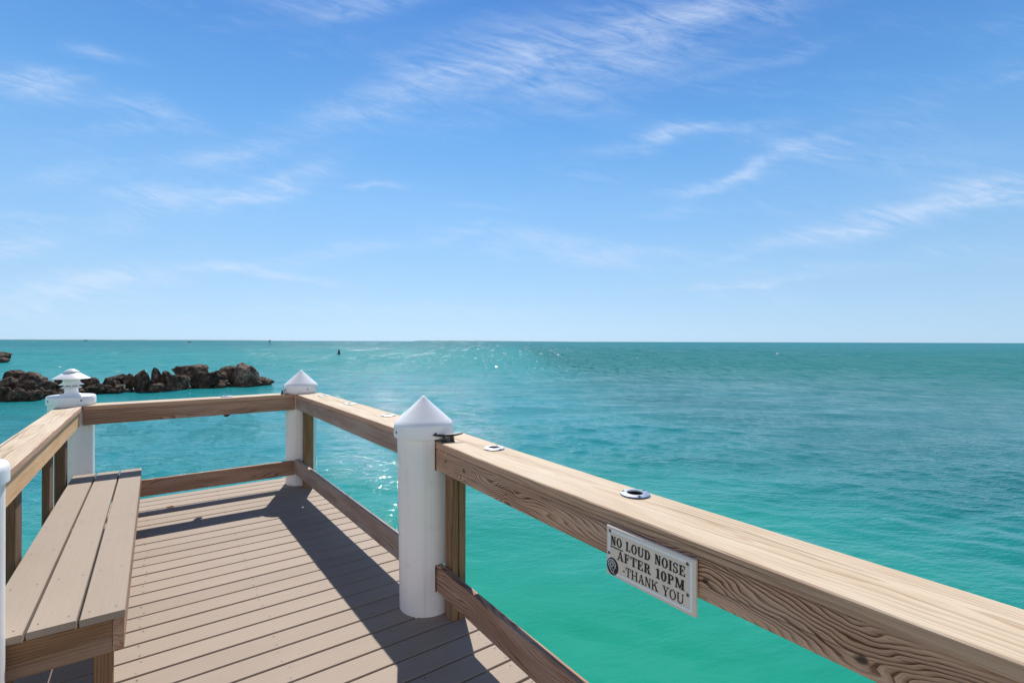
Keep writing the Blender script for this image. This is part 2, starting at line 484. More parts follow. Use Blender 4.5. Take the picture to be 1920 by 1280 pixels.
# ------------------------------------------------------------------ water
def wave_field(X, Y, spacing):
    rng = np.random.RandomState(5)
    Zs = np.zeros_like(X)
    waves = []
    for lam, amp, cnt, spread, main in ((6.5, 0.020, 5, 0.35, 1.30), (3.2, 0.016, 9, 0.5, 1.35), (1.6, 0.0095, 14, 0.6, 1.45), (0.85, 0.0058, 18, 0.65, 1.5), (0.45, 0.0030, 16, 0.75, 1.6)):
        for i in range(cnt):
            waves.append((lam * rng.uniform(0.72, 1.35), amp * rng.uniform(0.5, 1.2), main + rng.normal(0, spread), rng.uniform(0, 6.28)))
    # slow patchiness so that the ripples come in bands
    env = 0.75 + 0.45 * np.sin(X * 0.31 + 1.2 * np.sin(Y * 0.17)) * np.sin(Y * 0.43 + 0.9 * np.sin(X * 0.12 + 1))
    for lam, amp, th, ph in waves:
        kx, ky = 2 * math.pi / lam * math.cos(th), 2 * math.pi / lam * math.sin(th)
        wgt = np.clip(lam / (spacing * 3.0) - 0.5, 0, 1)
        p = kx * X + ky * Y + ph
        s = np.sin(p)
        e = env if lam < 2.2 else 1.0
        Zs += wgt * amp * e * (s + 0.22 * np.cos(2 * p))
    d = np.sqrt(X * X + Y * Y)
    q = np.clip((d - 3) / 12, 0, 1)
    return Zs * 0.52 * (0.30 + 0.70 * q * q * (3 - 2 * q))
def build_water():
    front = np.radians(np.arange(-64, 64.001, 0.125))
    back = np.radians(np.arange(66, 294.001, 2.0))
    th = np.concatenate([front, back])          # measured from +Y, clockwise
    r = [0.4]
    while r[-1] < 60000:
        q = r[-1]
        if q < 4: st = 0.12
        elif q < 160: st = max(0.045, q * q / 2600.0 if q > 12 else 0.055)
        else: st = q * 0.12
        st = min(st, max(0.05, q * 0.12))
        r.append(q + st)
    r = np.array(r)
    T, Rr = np.meshgrid(th, r)
    X = Rr * np.sin(T); Y = Rr * np.cos(T)
    dr = np.gradient(r)[:, None] * np.ones_like(T)
    sp = np.maximum(dr * 0.9, Rr * math.radians(0.125) * np.where(np.abs(T) < 1.13, 1, 16))
    Z = wave_field(X, Y, sp) * np.clip(1 - Rr / 900.0, 0, 1) + WATER
    nr, nt = X.shape
    co = np.stack([X, Y, Z], -1).reshape(-1, 3).astype(np.float32)
    i, j = np.meshgrid(np.arange(nr - 1), np.arange(nt), indexing='ij')
    j2 = (j + 1) % nt
    quads = np.stack([i * nt + j, i * nt + j2, (i + 1) * nt + j2, (i + 1) * nt + j], -1).reshape(-1, 4)
    # centre fan
    me = bpy.data.meshes.new("sea")
    nv = len(co)
    co = np.concatenate([co, [[0, 0, WATER]]]).astype(np.float32)
    tri = np.stack([np.full(nt, nv), (np.arange(nt) + 1) % nt, np.arange(nt)], -1)
    me.vertices.add(len(co)); me.vertices.foreach_set("co", co.ravel())
    loops = np.concatenate([quads[:, ::-1].ravel(), tri.ravel()[::1]]).astype(np.int32)
    me.loops.add(len(loops)); me.loops.foreach_set("vertex_index", loops)
    nq = len(quads)
    starts = np.concatenate([np.arange(nq) * 4, nq * 4 + np.arange(nt) * 3]).astype(np.int32)
    me.polygons.add(nq + nt)
    me.polygons.foreach_set("loop_start", starts)
    me.polygons.foreach_set("use_smooth", np.ones(nq + nt, dtype=bool))
    me.update(calc_edges=True); me.validate()
    m, k, b = new_mat("sea_water")
    pos = k.n('ShaderNodeNewGeometry').outputs['Position']
    x, y, z = k.sep(pos)
    P2 = k.comb(x, y, 0.0)
    dist = k.vmath('LENGTH', P2)
    big = k.noise(k.mapping(P2, scale=(0.012, 0.02, 1)), 1.0, 4, 0.55)
    mid = k.noise(k.mapping(P2, scale=(0.10, 0.22, 1)), 1.0, 4, 0.55)
    caustic_streak = k.noise(k.mapping(P2, rot=(0, 0, R_(-25)), scale=(0.55, 1.6, 1)), 1.0, 6, 0.68, 1.2)
    # shallow sandy green by the dock, deeper teal offshore: depth of the sea bed
    dep = k.smooth(k.math('MULTIPLY_ADD', k.math('SUBTRACT', mid, 0.5), 5.0, dist), 3.5, 16.0)
    dep2 = k.smooth(k.math('MULTIPLY_ADD', k.math('SUBTRACT', big, 0.5), 260.0, dist), 60.0, 420.0)
    c = k.mix(dep, (0.016, 0.275, 0.178), (0.015, 0.222, 0.232))
    c = k.mix(k.math('MULTIPLY', k.smooth(k.math('MULTIPLY_ADD', k.math('SUBTRACT', mid, 0.5), 6.0, x), 1.0, 9.0), dep), c, (0.004, 0.140, 0.134))
    c = k.mix(dep2, c, (0.009, 0.160, 0.184))
    c = k.mix(k.math('MULTIPLY', k.smooth(mid, 0.35, 0.75), 0.30), c, k.mix(1.0, c, (0.7, 0.74, 0.80), 'MULTIPLY'))
    wm = k.math('MULTIPLY', k.smooth(caustic_streak, 0.52, 0.78), 0.16)
    c = k.mix(wm, c, (0.13, 0.42, 0.34))  # pale streaks painted into the water for cloud reflections and caustics
    far = k.smooth(dist, 12.0, 90.0)
    k.link(c, b.inputs['Base Color'])
    b.inputs['IOR'].default_value = 1.333
    b.inputs['Specular IOR Level'].default_value = 0.5
    # ripples
    r1 = k.noise(k.mapping(P2, rot=(0, 0, R_(8)), scale=(2.2, 6.5, 1)), 1.0, 3, 0.55, 0.35)
    r2 = k.noise(k.mapping(P2, rot=(0, 0, R_(-18)), scale=(5.5, 15, 1)), 1.0, 3, 0.55, 0.3)
    r3 = k.noise(k.mapping(P2, rot=(0, 0, R_(5)), scale=(0.35, 1.0, 1)), 1.0, 3, 0.5)
    amp = k.math('MULTIPLY_ADD', k.smooth(mid, 0.3, 0.7), 0.75, 0.45)
    near_calm = k.math('MULTIPLY_ADD', k.smooth(dist, 4.5, 15.0), 0.90, 0.10)
    h = k.math('ADD', k.math('MULTIPLY', r1, 0.044), k.math('MULTIPLY', r2, 0.036))
    h = k.math('MULTIPLY', k.math('MULTIPLY', h, amp), near_calm)
    h = k.math('ADD', h, k.math('MULTIPLY', k.math('MULTIPLY', r3, near_calm), 0.085))
    nb = k.bump(h, 0.9, 1.0)
    # offshore chop: random facet slopes, one field for the middle distance and a coarser one beyond
    sa = k.vmath('SUBTRACT', k.noise(k.mapping(P2, scale=(2.0, 0.45, 1)), 1.0, 2, 0.6, col=True), (0.5, 0.5, 0.5))
    sb = k.vmath('SUBTRACT', k.noise(k.mapping(P2, scale=(0.60, 0.055, 1)), 1.0, 2, 0.6, col=True), (0.5, 0.5, 0.5))
    wa = k.math('MULTIPLY', k.smooth(dist, 22.0, 60.0), 1.1)
    wb = k.math('MULTIPLY', k.smooth(dist, 55.0, 160.0), 1.5)
    def scl(v, f):
        nd = k.n('ShaderNodeVectorMath', operation='SCALE'); k.link(v, nd.inputs[0]); k.link(f, nd.inputs['Scale']); return nd.outputs[0]
    sl_ = k.vmath('MULTIPLY', k.vmath('ADD', scl(sa, wa), scl(sb, wb)), (0.8, 1.0, 0.0))
    # scattered steep wavelets that flash in the sun
    ga = k.math('MULTIPLY', k.smooth(k.noise(k.mapping(P2, scale=(1.9, 0.22, 1)), 1.0, 1, 0.4), 0.63, 0.67), k.math('MULTIPLY', k.smooth(dist, 42.0, 70.0), k.smooth(dist, 150.0, 100.0)))
    gb = k.math('MULTIPLY', k.smooth(k.noise(k.mapping(P2, scale=(0.62, 0.020, 1)), 1.0, 1, 0.4), 0.615, 0.655), k.smooth(dist, 80.0, 130.0))
    gp = k.smooth(k.noise(k.mapping(P2, scale=(0.03, 0.012, 1)), 1.0, 3, 0.6), 0.30, 0.48)
    gl = k.math('MULTIPLY', k.math('MAXIMUM', ga, gb), gp)
    gv = k.vmath('ADD', k.vmath('MULTIPLY', sa, (2.2, 1.2, 0.0)), (0.14, -0.41, 0.0))
    sl_ = k.vmath('ADD', sl_, scl(gv, gl))
    nn = k.vmath('NORMALIZE', k.vmath('ADD', nb, sl_))
    k.link(nn, b.inputs['Normal'])
    # waves too small to see hide one another at low angles, so a ruffled sea never mirrors fully
    dif = k.n('ShaderNodeBsdfDiffuse'); k.link(c, dif.inputs['Color'])
    ms = k.n('ShaderNodeMixShader')
    k.link(k.math('MULTIPLY', k.math('MULTIPLY_ADD', k.smooth(dist, 4.0, 75.0), 0.68, 0.0), k.math('SUBTRACT', 1.0, gl)), ms.inputs[0])
    k.link(k.math('SUBTRACT', k.math('MULTIPLY_ADD', far, 0.13, 0.05), k.math('MULTIPLY', gl, 0.04)), b.inputs['Roughness'])
    k.link(b.outputs[0], ms.inputs[1]); k.link(dif.outputs[0], ms.inputs[2])
    out = [q for q in m.node_tree.nodes if q.type == 'OUTPUT_MATERIAL'][0]
    k.link(ms.outputs[0], out.inputs['Surface'])
    o = link_mesh("sea", me, m)
    tag(o, "calm turquoise sea with small ripples reaching to the horizon", "sea", kind='structure')
    return o
build_water()

# ------------------------------------------------------------------ deck
R_TOP = 0.93
CAP_T = 0.038
deck = empty("deck", W(0.35, 2.5, 0), "wooden dock deck of grey-brown composite boards above the water", "deck")
deck['kind'] = 'structure'
D_U0, D_U1, D_V1 = -0.72, 1.385, 5.70
def build_deck():
    bm = bmesh.new()
    GAP = 0.0105
    i = -30
    while True:
        a = SEAM + i * PITCH + GAP / 2
        b = a + PITCH - GAP
        if a > D_V1 - 0.05: break
        b = min(b, D_V1)
        du = random.uniform(-0.004, 0.004)
        box(bm, D_U0 + du, D_U1 + du, a, b, -0.030, random.uniform(-0.0008, 0.0008), 0.003)
        i += 1
    M = Matrix.Rotation(A, 4, 'Z')
    bm_obj("boards", bm, M_DECK, deck, M)
    # screw heads along the joists
    bm = bmesh.new()
    for ju in (-0.60, -0.06, 0.48, 0.96, 1.31):
        for q in range(-14, 24):
            for off in (0.028, 0.112):
                v = SEAM + q * PITCH + off
                if v > D_V1 - 0.03 or random.random() < 0.12: continue
                u = ju + random.uniform(-0.012, 0.012)
                bmesh.ops.create_circle(bm, cap_ends=True, segments=8, radius=random.uniform(0.0030, 0.0046), matrix=Matrix.Translation((u, v + random.uniform(-.004, .004), 0.0016)))
    o = bm_obj("deck_screw", bm, M_SCREW, deck, M)
    o['kind'] = 'stuff'
    for q, ju in enumerate((-0.66, -0.06, 0.48, 0.96, 1.33)):
        plank("joist", W(ju, -2.0, -0.13), W(ju, D_V1 - 0.06, -0.13), 0.04, 0.20, M_JOIST, deck, step=1.0)
    plank("rim_joist", W(D_U0 + 0.02, D_V1 - 0.035, -0.131), W(D_U1 - 0.02, D_V1 - 0.035, -0.131), 0.04, 0.20, M_JOIST, deck, step=0.5)
build_deck()

# ------------------------------------------------------------------ pilings
def piling(u, v, lean, kind, label, name="piling", drop=0.0):
    r = 0.150
    root = empty(name, W(u, v, 0), label, "piling", "white pilings round the deck")
    L = Vector((lean[0], lean[1], 0))       # lean in dock u,v per metre of height
    lw = W(L.x, L.y, 0)
    sh = Matrix.Identity(4); sh[0][2] = lw.x; sh[1][2] = lw.y
    T = Matrix.Translation(W(u, v, 0)) @ sh
    bm = bmesh.new()
    lathe(bm, [(r * 1.03, -3.2), (r * 1.01, -0.5), (r * 0.995, 0.3), (r * 0.985, 0.955)], 64)
    for vv in bm.verts: vv.co = sh @ vv.co
    smooth_by_angle(bm_obj("sleeve", bm, M_PVC, root, Matrix.Translation(W(u, v, 0))))
    bm = bmesh.new()
    rc = 0.164
    if kind == 'cone':
        prof = [(rc * 1.015, 0.945), (rc * 1.018, 0.950), (rc * 1.0, 1.002), (rc * 0.985, 1.012), (rc * 0.955, 1.021)]
        for q in range(1, 9):
            t = q / 8
            prof.append((rc * (0.955 - 0.845 * t), 1.021 + (1.150 - 1.021) * t))
        prof += [(rc * 0.07, 1.158), (rc * 0.03, 1.162), (0, 1.163)]
    else:
        rc = 0.158
        prof = [(rc * 1.01, 0.945), (rc * 1.01, 0.985), (rc * 1.0, 1.000), (rc * 0.965, 1.009), (rc * 0.90, 1.013), (rc * 0.4, 1.016), (0, 1.017)]
    lathe(bm, prof, 72)
    for vv in bm.verts: vv.co = sh @ vv.co
    capo = smooth_by_angle(bm_obj("pile_cap", bm, M_CAPW, root, Matrix.Translation(W(u, v, 0))), 50)
    # cap screws, set round the skirt
    base = math.atan2(-W(u, v, 0).y, -W(u, v, 0).x)
    for q in (-62, 22, 106, 190):
        a = base + R_(q)
        bm = bmesh.new()
        lathe(bm, [(0.0065, -0.004), (0.0065, 0.001), (0.004, 0.003), (0, 0.0034)], 12)
        p = W(u, v, 0) + Vector((lw.x, lw.y, 0)) * 0.975 + Vector((math.cos(a), math.sin(a), 0)) * (rc * 1.012) + Vector((0, 0, 0.976))
        Mx = Matrix.Translation(p) @ Vector((math.cos(a), math.sin(a), 0)).to_track_quat('Z', 'Y').to_matrix().to_4x4()
        bm_obj("cap_screw", bm, M_SCREW, root, Mx)
    for ch in root.children:
        ch.location.z -= drop
    return root
PILE = piling(1.235, 2.515, (-0.016, 0.012), 'cone', "tall white piling with pointed cap in the right foreground, largest of the pointed ones")
piling(1.225, 5.44, (-0.004, 0.0), 'cone', "smaller white piling with pointed cap at the far right corner of the deck")
piling(-0.575, 5.46, (0, 0), 'flat', "white piling with flat round cap carrying a lamp at the far left corner")
piling(-0.578, 2.425, (0.0, 0.008), 'flat', "white piling cut by the left frame edge, standing in front of the bench end", drop=-0.03)

# ------------------------------------------------------------------ railings
def rail_cap(parent, a, b, inner_side, width, mat=M_CAP, bow=0.0):
    """a,b: (u,v) of the inner top edge; inner_side: vector (u,v) pointing outward from the deck"""
    o = Vector((inner_side[0], inner_side[1])).normalized() * (width / 2)
    pa = W(a[0] + o.x, a[1] + o.y, R_TOP - CAP_T / 2); pb = W(b[0] + o.x, b[1] + o.y, R_TOP - CAP_T / 2)
    return plank("cap_board", pa, pb, width, CAP_T, mat, parent, bow=bow, chamfer=0.004)
def board_edge(parent, name, a, b, out, th, h0, h1, mat, bow=0.0, step=0.09):
    o = Vector(out).normalized() * (th / 2)
    return plank(name, W(a[0] + o.x, a[1] + o.y, (h0 + h1) / 2), W(b[0] + o.x, b[1] + o.y, (h0 + h1) / 2), th, h1 - h0, mat, parent, bow=bow, step=step)
def post(parent, u0, u1, v0, v1, h0, h1, mat=M_POST, name="post"):
    return plank(name, W((u0 + u1) / 2, (v0 + v1) / 2, h0), W((u0 + u1) / 2, (v0 + v1) / 2, h1), v1 - v0, u1 - u0, mat, parent, side=VX, step=0.15)

def notch(o, u0, u1, v0, v1, h0, h1):
    """cut the square notch in a piling sleeve that takes the end of a rail"""
    bm = bmesh.new(); box(bm, u0, u1, v0, v1, h0, h1)
    cut_with(o, bm)
def bore(o, u, v, r):
    """drill the hole of a rod holder through a cap board"""
    bm = bmesh.new(); lathe(bm, [(r, R_TOP - 0.2), (r, R_TOP + 0.1)], 32, M=Matrix.Translation((u, v, 0)))
    cut_with(o, bm)
def cut_with(o, bm):
    me = bpy.data.meshes.new("cut"); bmesh.ops.recalc_face_normals(bm, faces=bm.faces); bm.to_mesh(me); bm.free()
    c = bpy.data.objects.new("cut", me); C.objects.link(c)
    c.matrix_world = Matrix.Rotation(A, 4, 'Z')
    md = o.modifiers.new("n", 'BOOLEAN'); md.operation = 'DIFFERENCE'; md.object = c; md.solver = 'EXACT'
    bpy.context.view_layer.update()
    ev = o.evaluated_get(bpy.context.evaluated_depsgraph_get())
    nm = bpy.data.meshes.new_from_object(ev)
    o.modifiers.remove(md)
    o.data = nm
    bpy.data.objects.remove(c)
for ch in list(PILE.children):
    if ch.name.startswith("sleeve"):
        notch(ch, 1.2115, 1.6, 2.1, 2.505, 0.776, 0.97)
        notch(ch, 1.2115, 1.6, 2.1, 2.465, 0.126, 0.27)
def build_rails():
    # near right railing: runs from the tall piling towards and past the camera
    rr = empty("railing", W(1.3, 1.2, 0), "near right wooden railing with bleached cap board and knotty face carrying the sign", "railing", "wooden railings round the deck")
    a, b = (1.222, 2.50), (1.205, -0.9)
    rail_cap(rr, a, b, (1, 0), 0.245, bow=-0.028)
    fa, fb = (1.2245, 2.50), (1.2075, -0.9)
    board_edge(rr, "face_board", fa, fb, (1, 0), 0.034, 0.778, R_TOP - CAP_T - 0.001, M_NEAR, bow=-0.028)
    board_edge(rr, "lower_rail", (1.222, 2.46), (1.205, -0.9), (1, 0), 0.036, 0.128, 0.268, M_FACE, bow=-0.010)
    post(rr, 1.2605, 1.298, 2.268, 2.352, -0.20, R_TOP - CAP_T - 0.002)
    post(rr, 1.3, 1.338, 2.262, 2.356, -0.20, R_TOP - CAP_T - 0.002)
    post(rr, 1.262, 1.34, -0.4, -0.31, -0.20, R_TOP - CAP_T - 0.002)
    # far right railing: between the two pointed pilings
    r2 = empty("railing", W(1.3, 4.1, 0), "far right wooden railing between the two pointed pilings with flush rod holders", "railing", "wooden railings round the deck")
    rail_cap(r2, (1.140, 5.308), (1.206, 2.66), (1, 0.02), 0.250)
    board_edge(r2, "face_board", (1.1425, 5.305), (1.2085, 2.66), (1, 0.02), 0.034, 0.778, R_TOP - CAP_T - 0.001, M_GREYW)
    board_edge(r2, "lower_rail", (1.135, 5.31), (1.208, 2.68), (1, 0.02), 0.036, 0.125, 0.272, M_GREYW)
    post(r2, 1.190, 1.275, 5.15, 5.235, -0.20, R_TOP - CAP_T - 0.002)
    # back railing across the end of the dock
    r3 = empty("railing", W(0.3, 5.35, 0), "back wooden railing across the end of the dock in front of the rocks", "railing", "wooden railings round the deck")
    rail_cap(r3, (-0.488, 5.312), (1.136, 5.312), (0, 1), 0.19)
    board_edge(r3, "face_board", (-0.486, 5.316), (1.140, 5.316), (0, 1), 0.036, 0.772, R_TOP - CAP_T - 0.001, M_FACE)
    board_edge(r3, "lower_rail", (-0.486, 5.316), (1.133, 5.316), (0, 1), 0.036, 0.115, 0.258, M_FACE)
    # left railing behind the bench
    r4 = empty("railing", W(-0.55, 4.0, 0), "left wooden railing behind the bench with fresh orange face board", "railing", "wooden railings round the deck")
    rail_cap(r4, (-0.494, 5.50), (-0.494, 2.70), (-1, 0), 0.165)
    board_edge(r4, "face_board", (-0.509, 5.306), (-0.509, 2.70), (-1, 0), 0.036, 0.765, R_TOP - CAP_T - 0.001, M_LEFT)
    for v0, w_ in ((3.30, 0.036), (4.22, 0.036), (4.86, 0.058)):
        post(r4, -0.547 - w_, -0.547, v0, v0 + 0.14, -0.22, R_TOP - CAP_T - 0.002, M_POSTD)
build_rails()

# ------------------------------------------------------------------ rod holders in the cap boards
def rod_holder():
    root = empty("rod_holder", (0, 0, 0), "x", "rod holder", "flush rod holders in the railing caps")
    bm = bmesh.new()
    lathe(bm, [(0.027, 0.0005), (0.051, 0.0005), (0.0525, 0.003), (0.050, 0.0062), (0.036, 0.0085), (0.0295, 0.0085), (0.0275, 0.006), (0.027, 0.0005)], 48, cap=False)
    smooth_by_angle(bm_obj("flange", bm, M_STEEL, root), 40)
    bm = bmesh.new()
    lathe(bm, [(0.0268, 0.005), (0.0268, -0.178), (0.012, -0.190), (0.0, -0.191)], 32, cap=False)
    r2 = lathe(bm, [(0.0255, 0.0048), (0.0255, -0.165), (0, -0.166)], 32, cap=False)
    bm_obj("tube", bm, M_DARK, root)
    for q in (35, 155, 275):
        bm = bmesh.new()
        lathe(bm, [(0.0052, 0.0), (0.0052, 0.0018), (0.003, 0.0028), (0, 0.003)], 12)
        a = R_(q)
        bm_obj("screw", bm, M_SCREW, root, Matrix.Translation((0.042 * math.cos(a), 0.042 * math.sin(a), 0.0072)))
    return root
RH = [(1.372, 1.150, "steel flush rod holder in the near railing cap just above the sign"),
      (1.376, 2.052, "steel flush rod holder in the near railing cap just behind the tall piling's black cleat"),
      (1.357, 3.40, "steel flush rod holder in the far right railing cap close beside the tall piling"),
      (1.345, 4.22, "steel flush rod holder in the middle of the far right railing cap"),
      (1.325, 4.98, "steel flush rod holder in the far right railing cap nearest the far corner piling"),
      (0.545, 5.425, "steel rod holder in the back railing cap with its tube end showing below")]
p0 = rod_holder()
CAP_OBJS = [q for q in C.objects if q.name.startswith("cap_board")]
for u, v, lab in RH:
    cut_in = CAP_OBJS[0] if v < 2.4 else CAP_OBJS[2] if u < 1.0 else CAP_OBJS[1]
    bore(cut_in, u, v, 0.0275)
for i, (u, v, lab) in enumerate(RH):
    o = p0 if i == 0 else copy_tree(p0)
    o.location = W(u, v, R_TOP)
    o.rotation_euler = (0, 0, i * 0.7)
    o['label'] = lab

# ------------------------------------------------------------------ cleats
def cleat():
    root = empty("cleat", (0, 0, 0), "x", "cleat", "black mooring cleats on the railing caps")
    bm = bmesh.new()
    n = 20
    rings = []
    for i in range(n + 1):
        t = -1 + 2 * i / n
        xx = t * 0.083
        zz = 0.034 + 0.008 * abs(t) ** 1.6
        rr = 0.0078 * (1 - 0.45 * abs(t) ** 1.5) * (0.25 if abs(t) > 0.999 else 1)
        rings.append([bm.verts.new((xx, rr * 1.15 * math.cos(2 * math.pi * q / 10), zz + rr * math.sin(2 * math.pi * q / 10))) for q in range(10)])
    for p, q in zip(rings, rings[1:]):
        for i in range(10):
            bm.faces.new((p[i], p[(i + 1) % 10], q[(i + 1) % 10], q[i]))
    bm.faces.new(rings[0]); bm.faces.new(rings[-1])
    bm_obj("horn", bm, M_BLACK, root, smooth=True)
    bm = bmesh.new()
    box(bm, -0.036, 0.036, -0.013, 0.013, 0.0, 0.008, 0.003)
    bm_obj("base_plate", bm, M_BLACK, root)
    for s in (-1, 1):
        bm = bmesh.new()
        lathe(bm, [(0.012, 0.0075), (0.009, 0.014), (0.0075, 0.024), (0.0085, 0.034)], 14, M=Matrix.Translation((s * 0.022, 0, 0)))
        bm_obj("leg", bm, M_BLACK, root, smooth=True)
    return root
c0 = cleat(); c0.location = W(1.268, 2.335, R_TOP); c0.rotation_euler = (0, 0, A - 0.28)
c0['label'] = "black mooring cleat on the railing cap right beside the tall piling"
c1 = copy_tree(c0); c1.location = W(1.035, 5.41, R_TOP); c1.rotation_euler = (0, 0, A + R_(80))
c1['label'] = "black mooring cleat seen end on, on the back railing cap by the corner piling"

# ------------------------------------------------------------------ bench
def build_bench():
    H0 = 0.395
    v0, v1 = 2.50, 5.185
    u0, u1 = -0.535, -0.100
    root = empty("bench", W((u0 + u1) / 2, (v0 + v1) / 2, 0), "long low bench with three composite seat boards along the left railing", "bench")
    wb = (u1 - u0 - 0.02) / 3
    for i in range(3):
        uc = u0 + wb / 2 + i * (wb + 0.010)
        plank("seat_board", W(uc, v0 + (0.0, 0.004, -0.003)[i], H0 - 0.014), W(uc, v1, H0 - 0.014), wb, 0.028, M_BENCH, root, chamfer=0.003, wob=0.0003, step=0.3)
    hs = H0 - 0.029
    plank("front_apron", W(u1 - 0.021, v0 + 0.004, hs - 0.065), W(u1 - 0.021, v1 - 0.01, hs - 0.065), 0.036, 0.130, M_FACE, root)
    plank("rear_apron", W(u0 + 0.021, v0 + 0.04, hs - 0.065), W(u0 + 0.021, v1 - 0.01, hs - 0.065), 0.036, 0.130, M_FACE, root)
    plank("end_apron", W(u0 + 0.002, v0 + 0.022, hs - 0.067), W(u1 - 0.041, v0 + 0.022, hs - 0.067), 0.036, 0.132, M_POST, root)
    plank("end_apron", W(u0 + 0.04, v1 - 0.04, hs - 0.067), W(u1 - 0.041, v1 - 0.04, hs - 0.067), 0.036, 0.132, M_FACE, root)
    for vv in (v0 + 0.006, 3.7, v1 - 0.14):
        for uu in (u1 - 0.10, u0 + 0.04):
            plank("leg", W(uu + 0.03, vv + 0.06, 0.001), W(uu + 0.03, vv + 0.06, hs - (0.135 if vv < 3 else 0.0)), 0.085, 0.06, M_POST, root, side=VX, step=0.1)
    # screws holding the seat boards
    for i in range(3):
        uc = u0 + wb / 2 + i * (wb + 0.010)
        for q in range(7):
            for s in (-0.042, 0.042):
                v = v0 + 0.05 + q * (v1 - v0 - 0.1) / 6 + random.uniform(-.008, .008)
                bm = bmesh.new()
                bmesh.ops.create_circle(bm, cap_ends=True, segments=8, radius=0.0036, matrix=Matrix.Translation(W(uc + s + random.uniform(-.006, .006), v, H0 + 0.0008)))
                bm_obj("seat_screw", bm, M_SCREW, root)
build_bench()

# ------------------------------------------------------------------ lamp on the far left piling
def build_lamp():
    base = W(-0.575, 5.46, 1.015)
    root = empty("pagoda_lamp", base, "white pagoda-style dock lamp with louvres and wide shade on the flat piling cap", "lamp")
    B = Matrix.Translation(base)
    def part(name, prof, mat=M_CAPW, n=40, ang=35, cap=True):
        bm = bmesh.new(); lathe(bm, prof, n, cap=cap)
        return smooth_by_angle(bm_obj(name, bm, mat, root, B), ang)
    part("base_flange", [(0.075, 0.0), (0.072, 0.006), (0.050, 0.014), (0.045, 0.018)])
    part("stem", [(0.044, 0.016), (0.043, 0.060)])
    part("louvre", [(0.044, 0.058), (0.068, 0.058), (0.066, 0.062), (0.046, 0.072), (0.044, 0.072)])
    part("lens", [(0.0405, 0.07), (0.0405, 0.135)], M_LENS)
    for q in range(6):
        a = q * math.pi / 3 + 0.2
        bm = bmesh.new()
        box(bm, -0.005, 0.005, -0.004, 0.004, 0.07, 0.15)
        bm_obj("strut", bm, M_CAPW, root, B @ Matrix.Translation((0.047 * math.cos(a), 0.047 * math.sin(a), 0)) @ Matrix.Rotation(a, 4, 'Z'))
    part("louvre", [(0.052, 0.086), (0.080, 0.084), (0.079, 0.088), (0.062, 0.098), (0.053, 0.116), (0.05, 0.116)])
    part("louvre", [(0.052, 0.116), (0.056, 0.118), (0.056, 0.136), (0.05, 0.137)])
    part("shade", [(0.05, 0.138), (0.121, 0.134), (0.1225, 0.1365), (0.120, 0.139), (0.055, 0.182), (0.050, 0.1835), (0.0, 0.1835)], n=56)
    part("finial", [(0.030, 0.1835), (0.030, 0.190), (0.052, 0.191), (0.050, 0.195), (0.022, 0.212), (0.010, 0.2155), (0, 0.216)])
build_lamp()

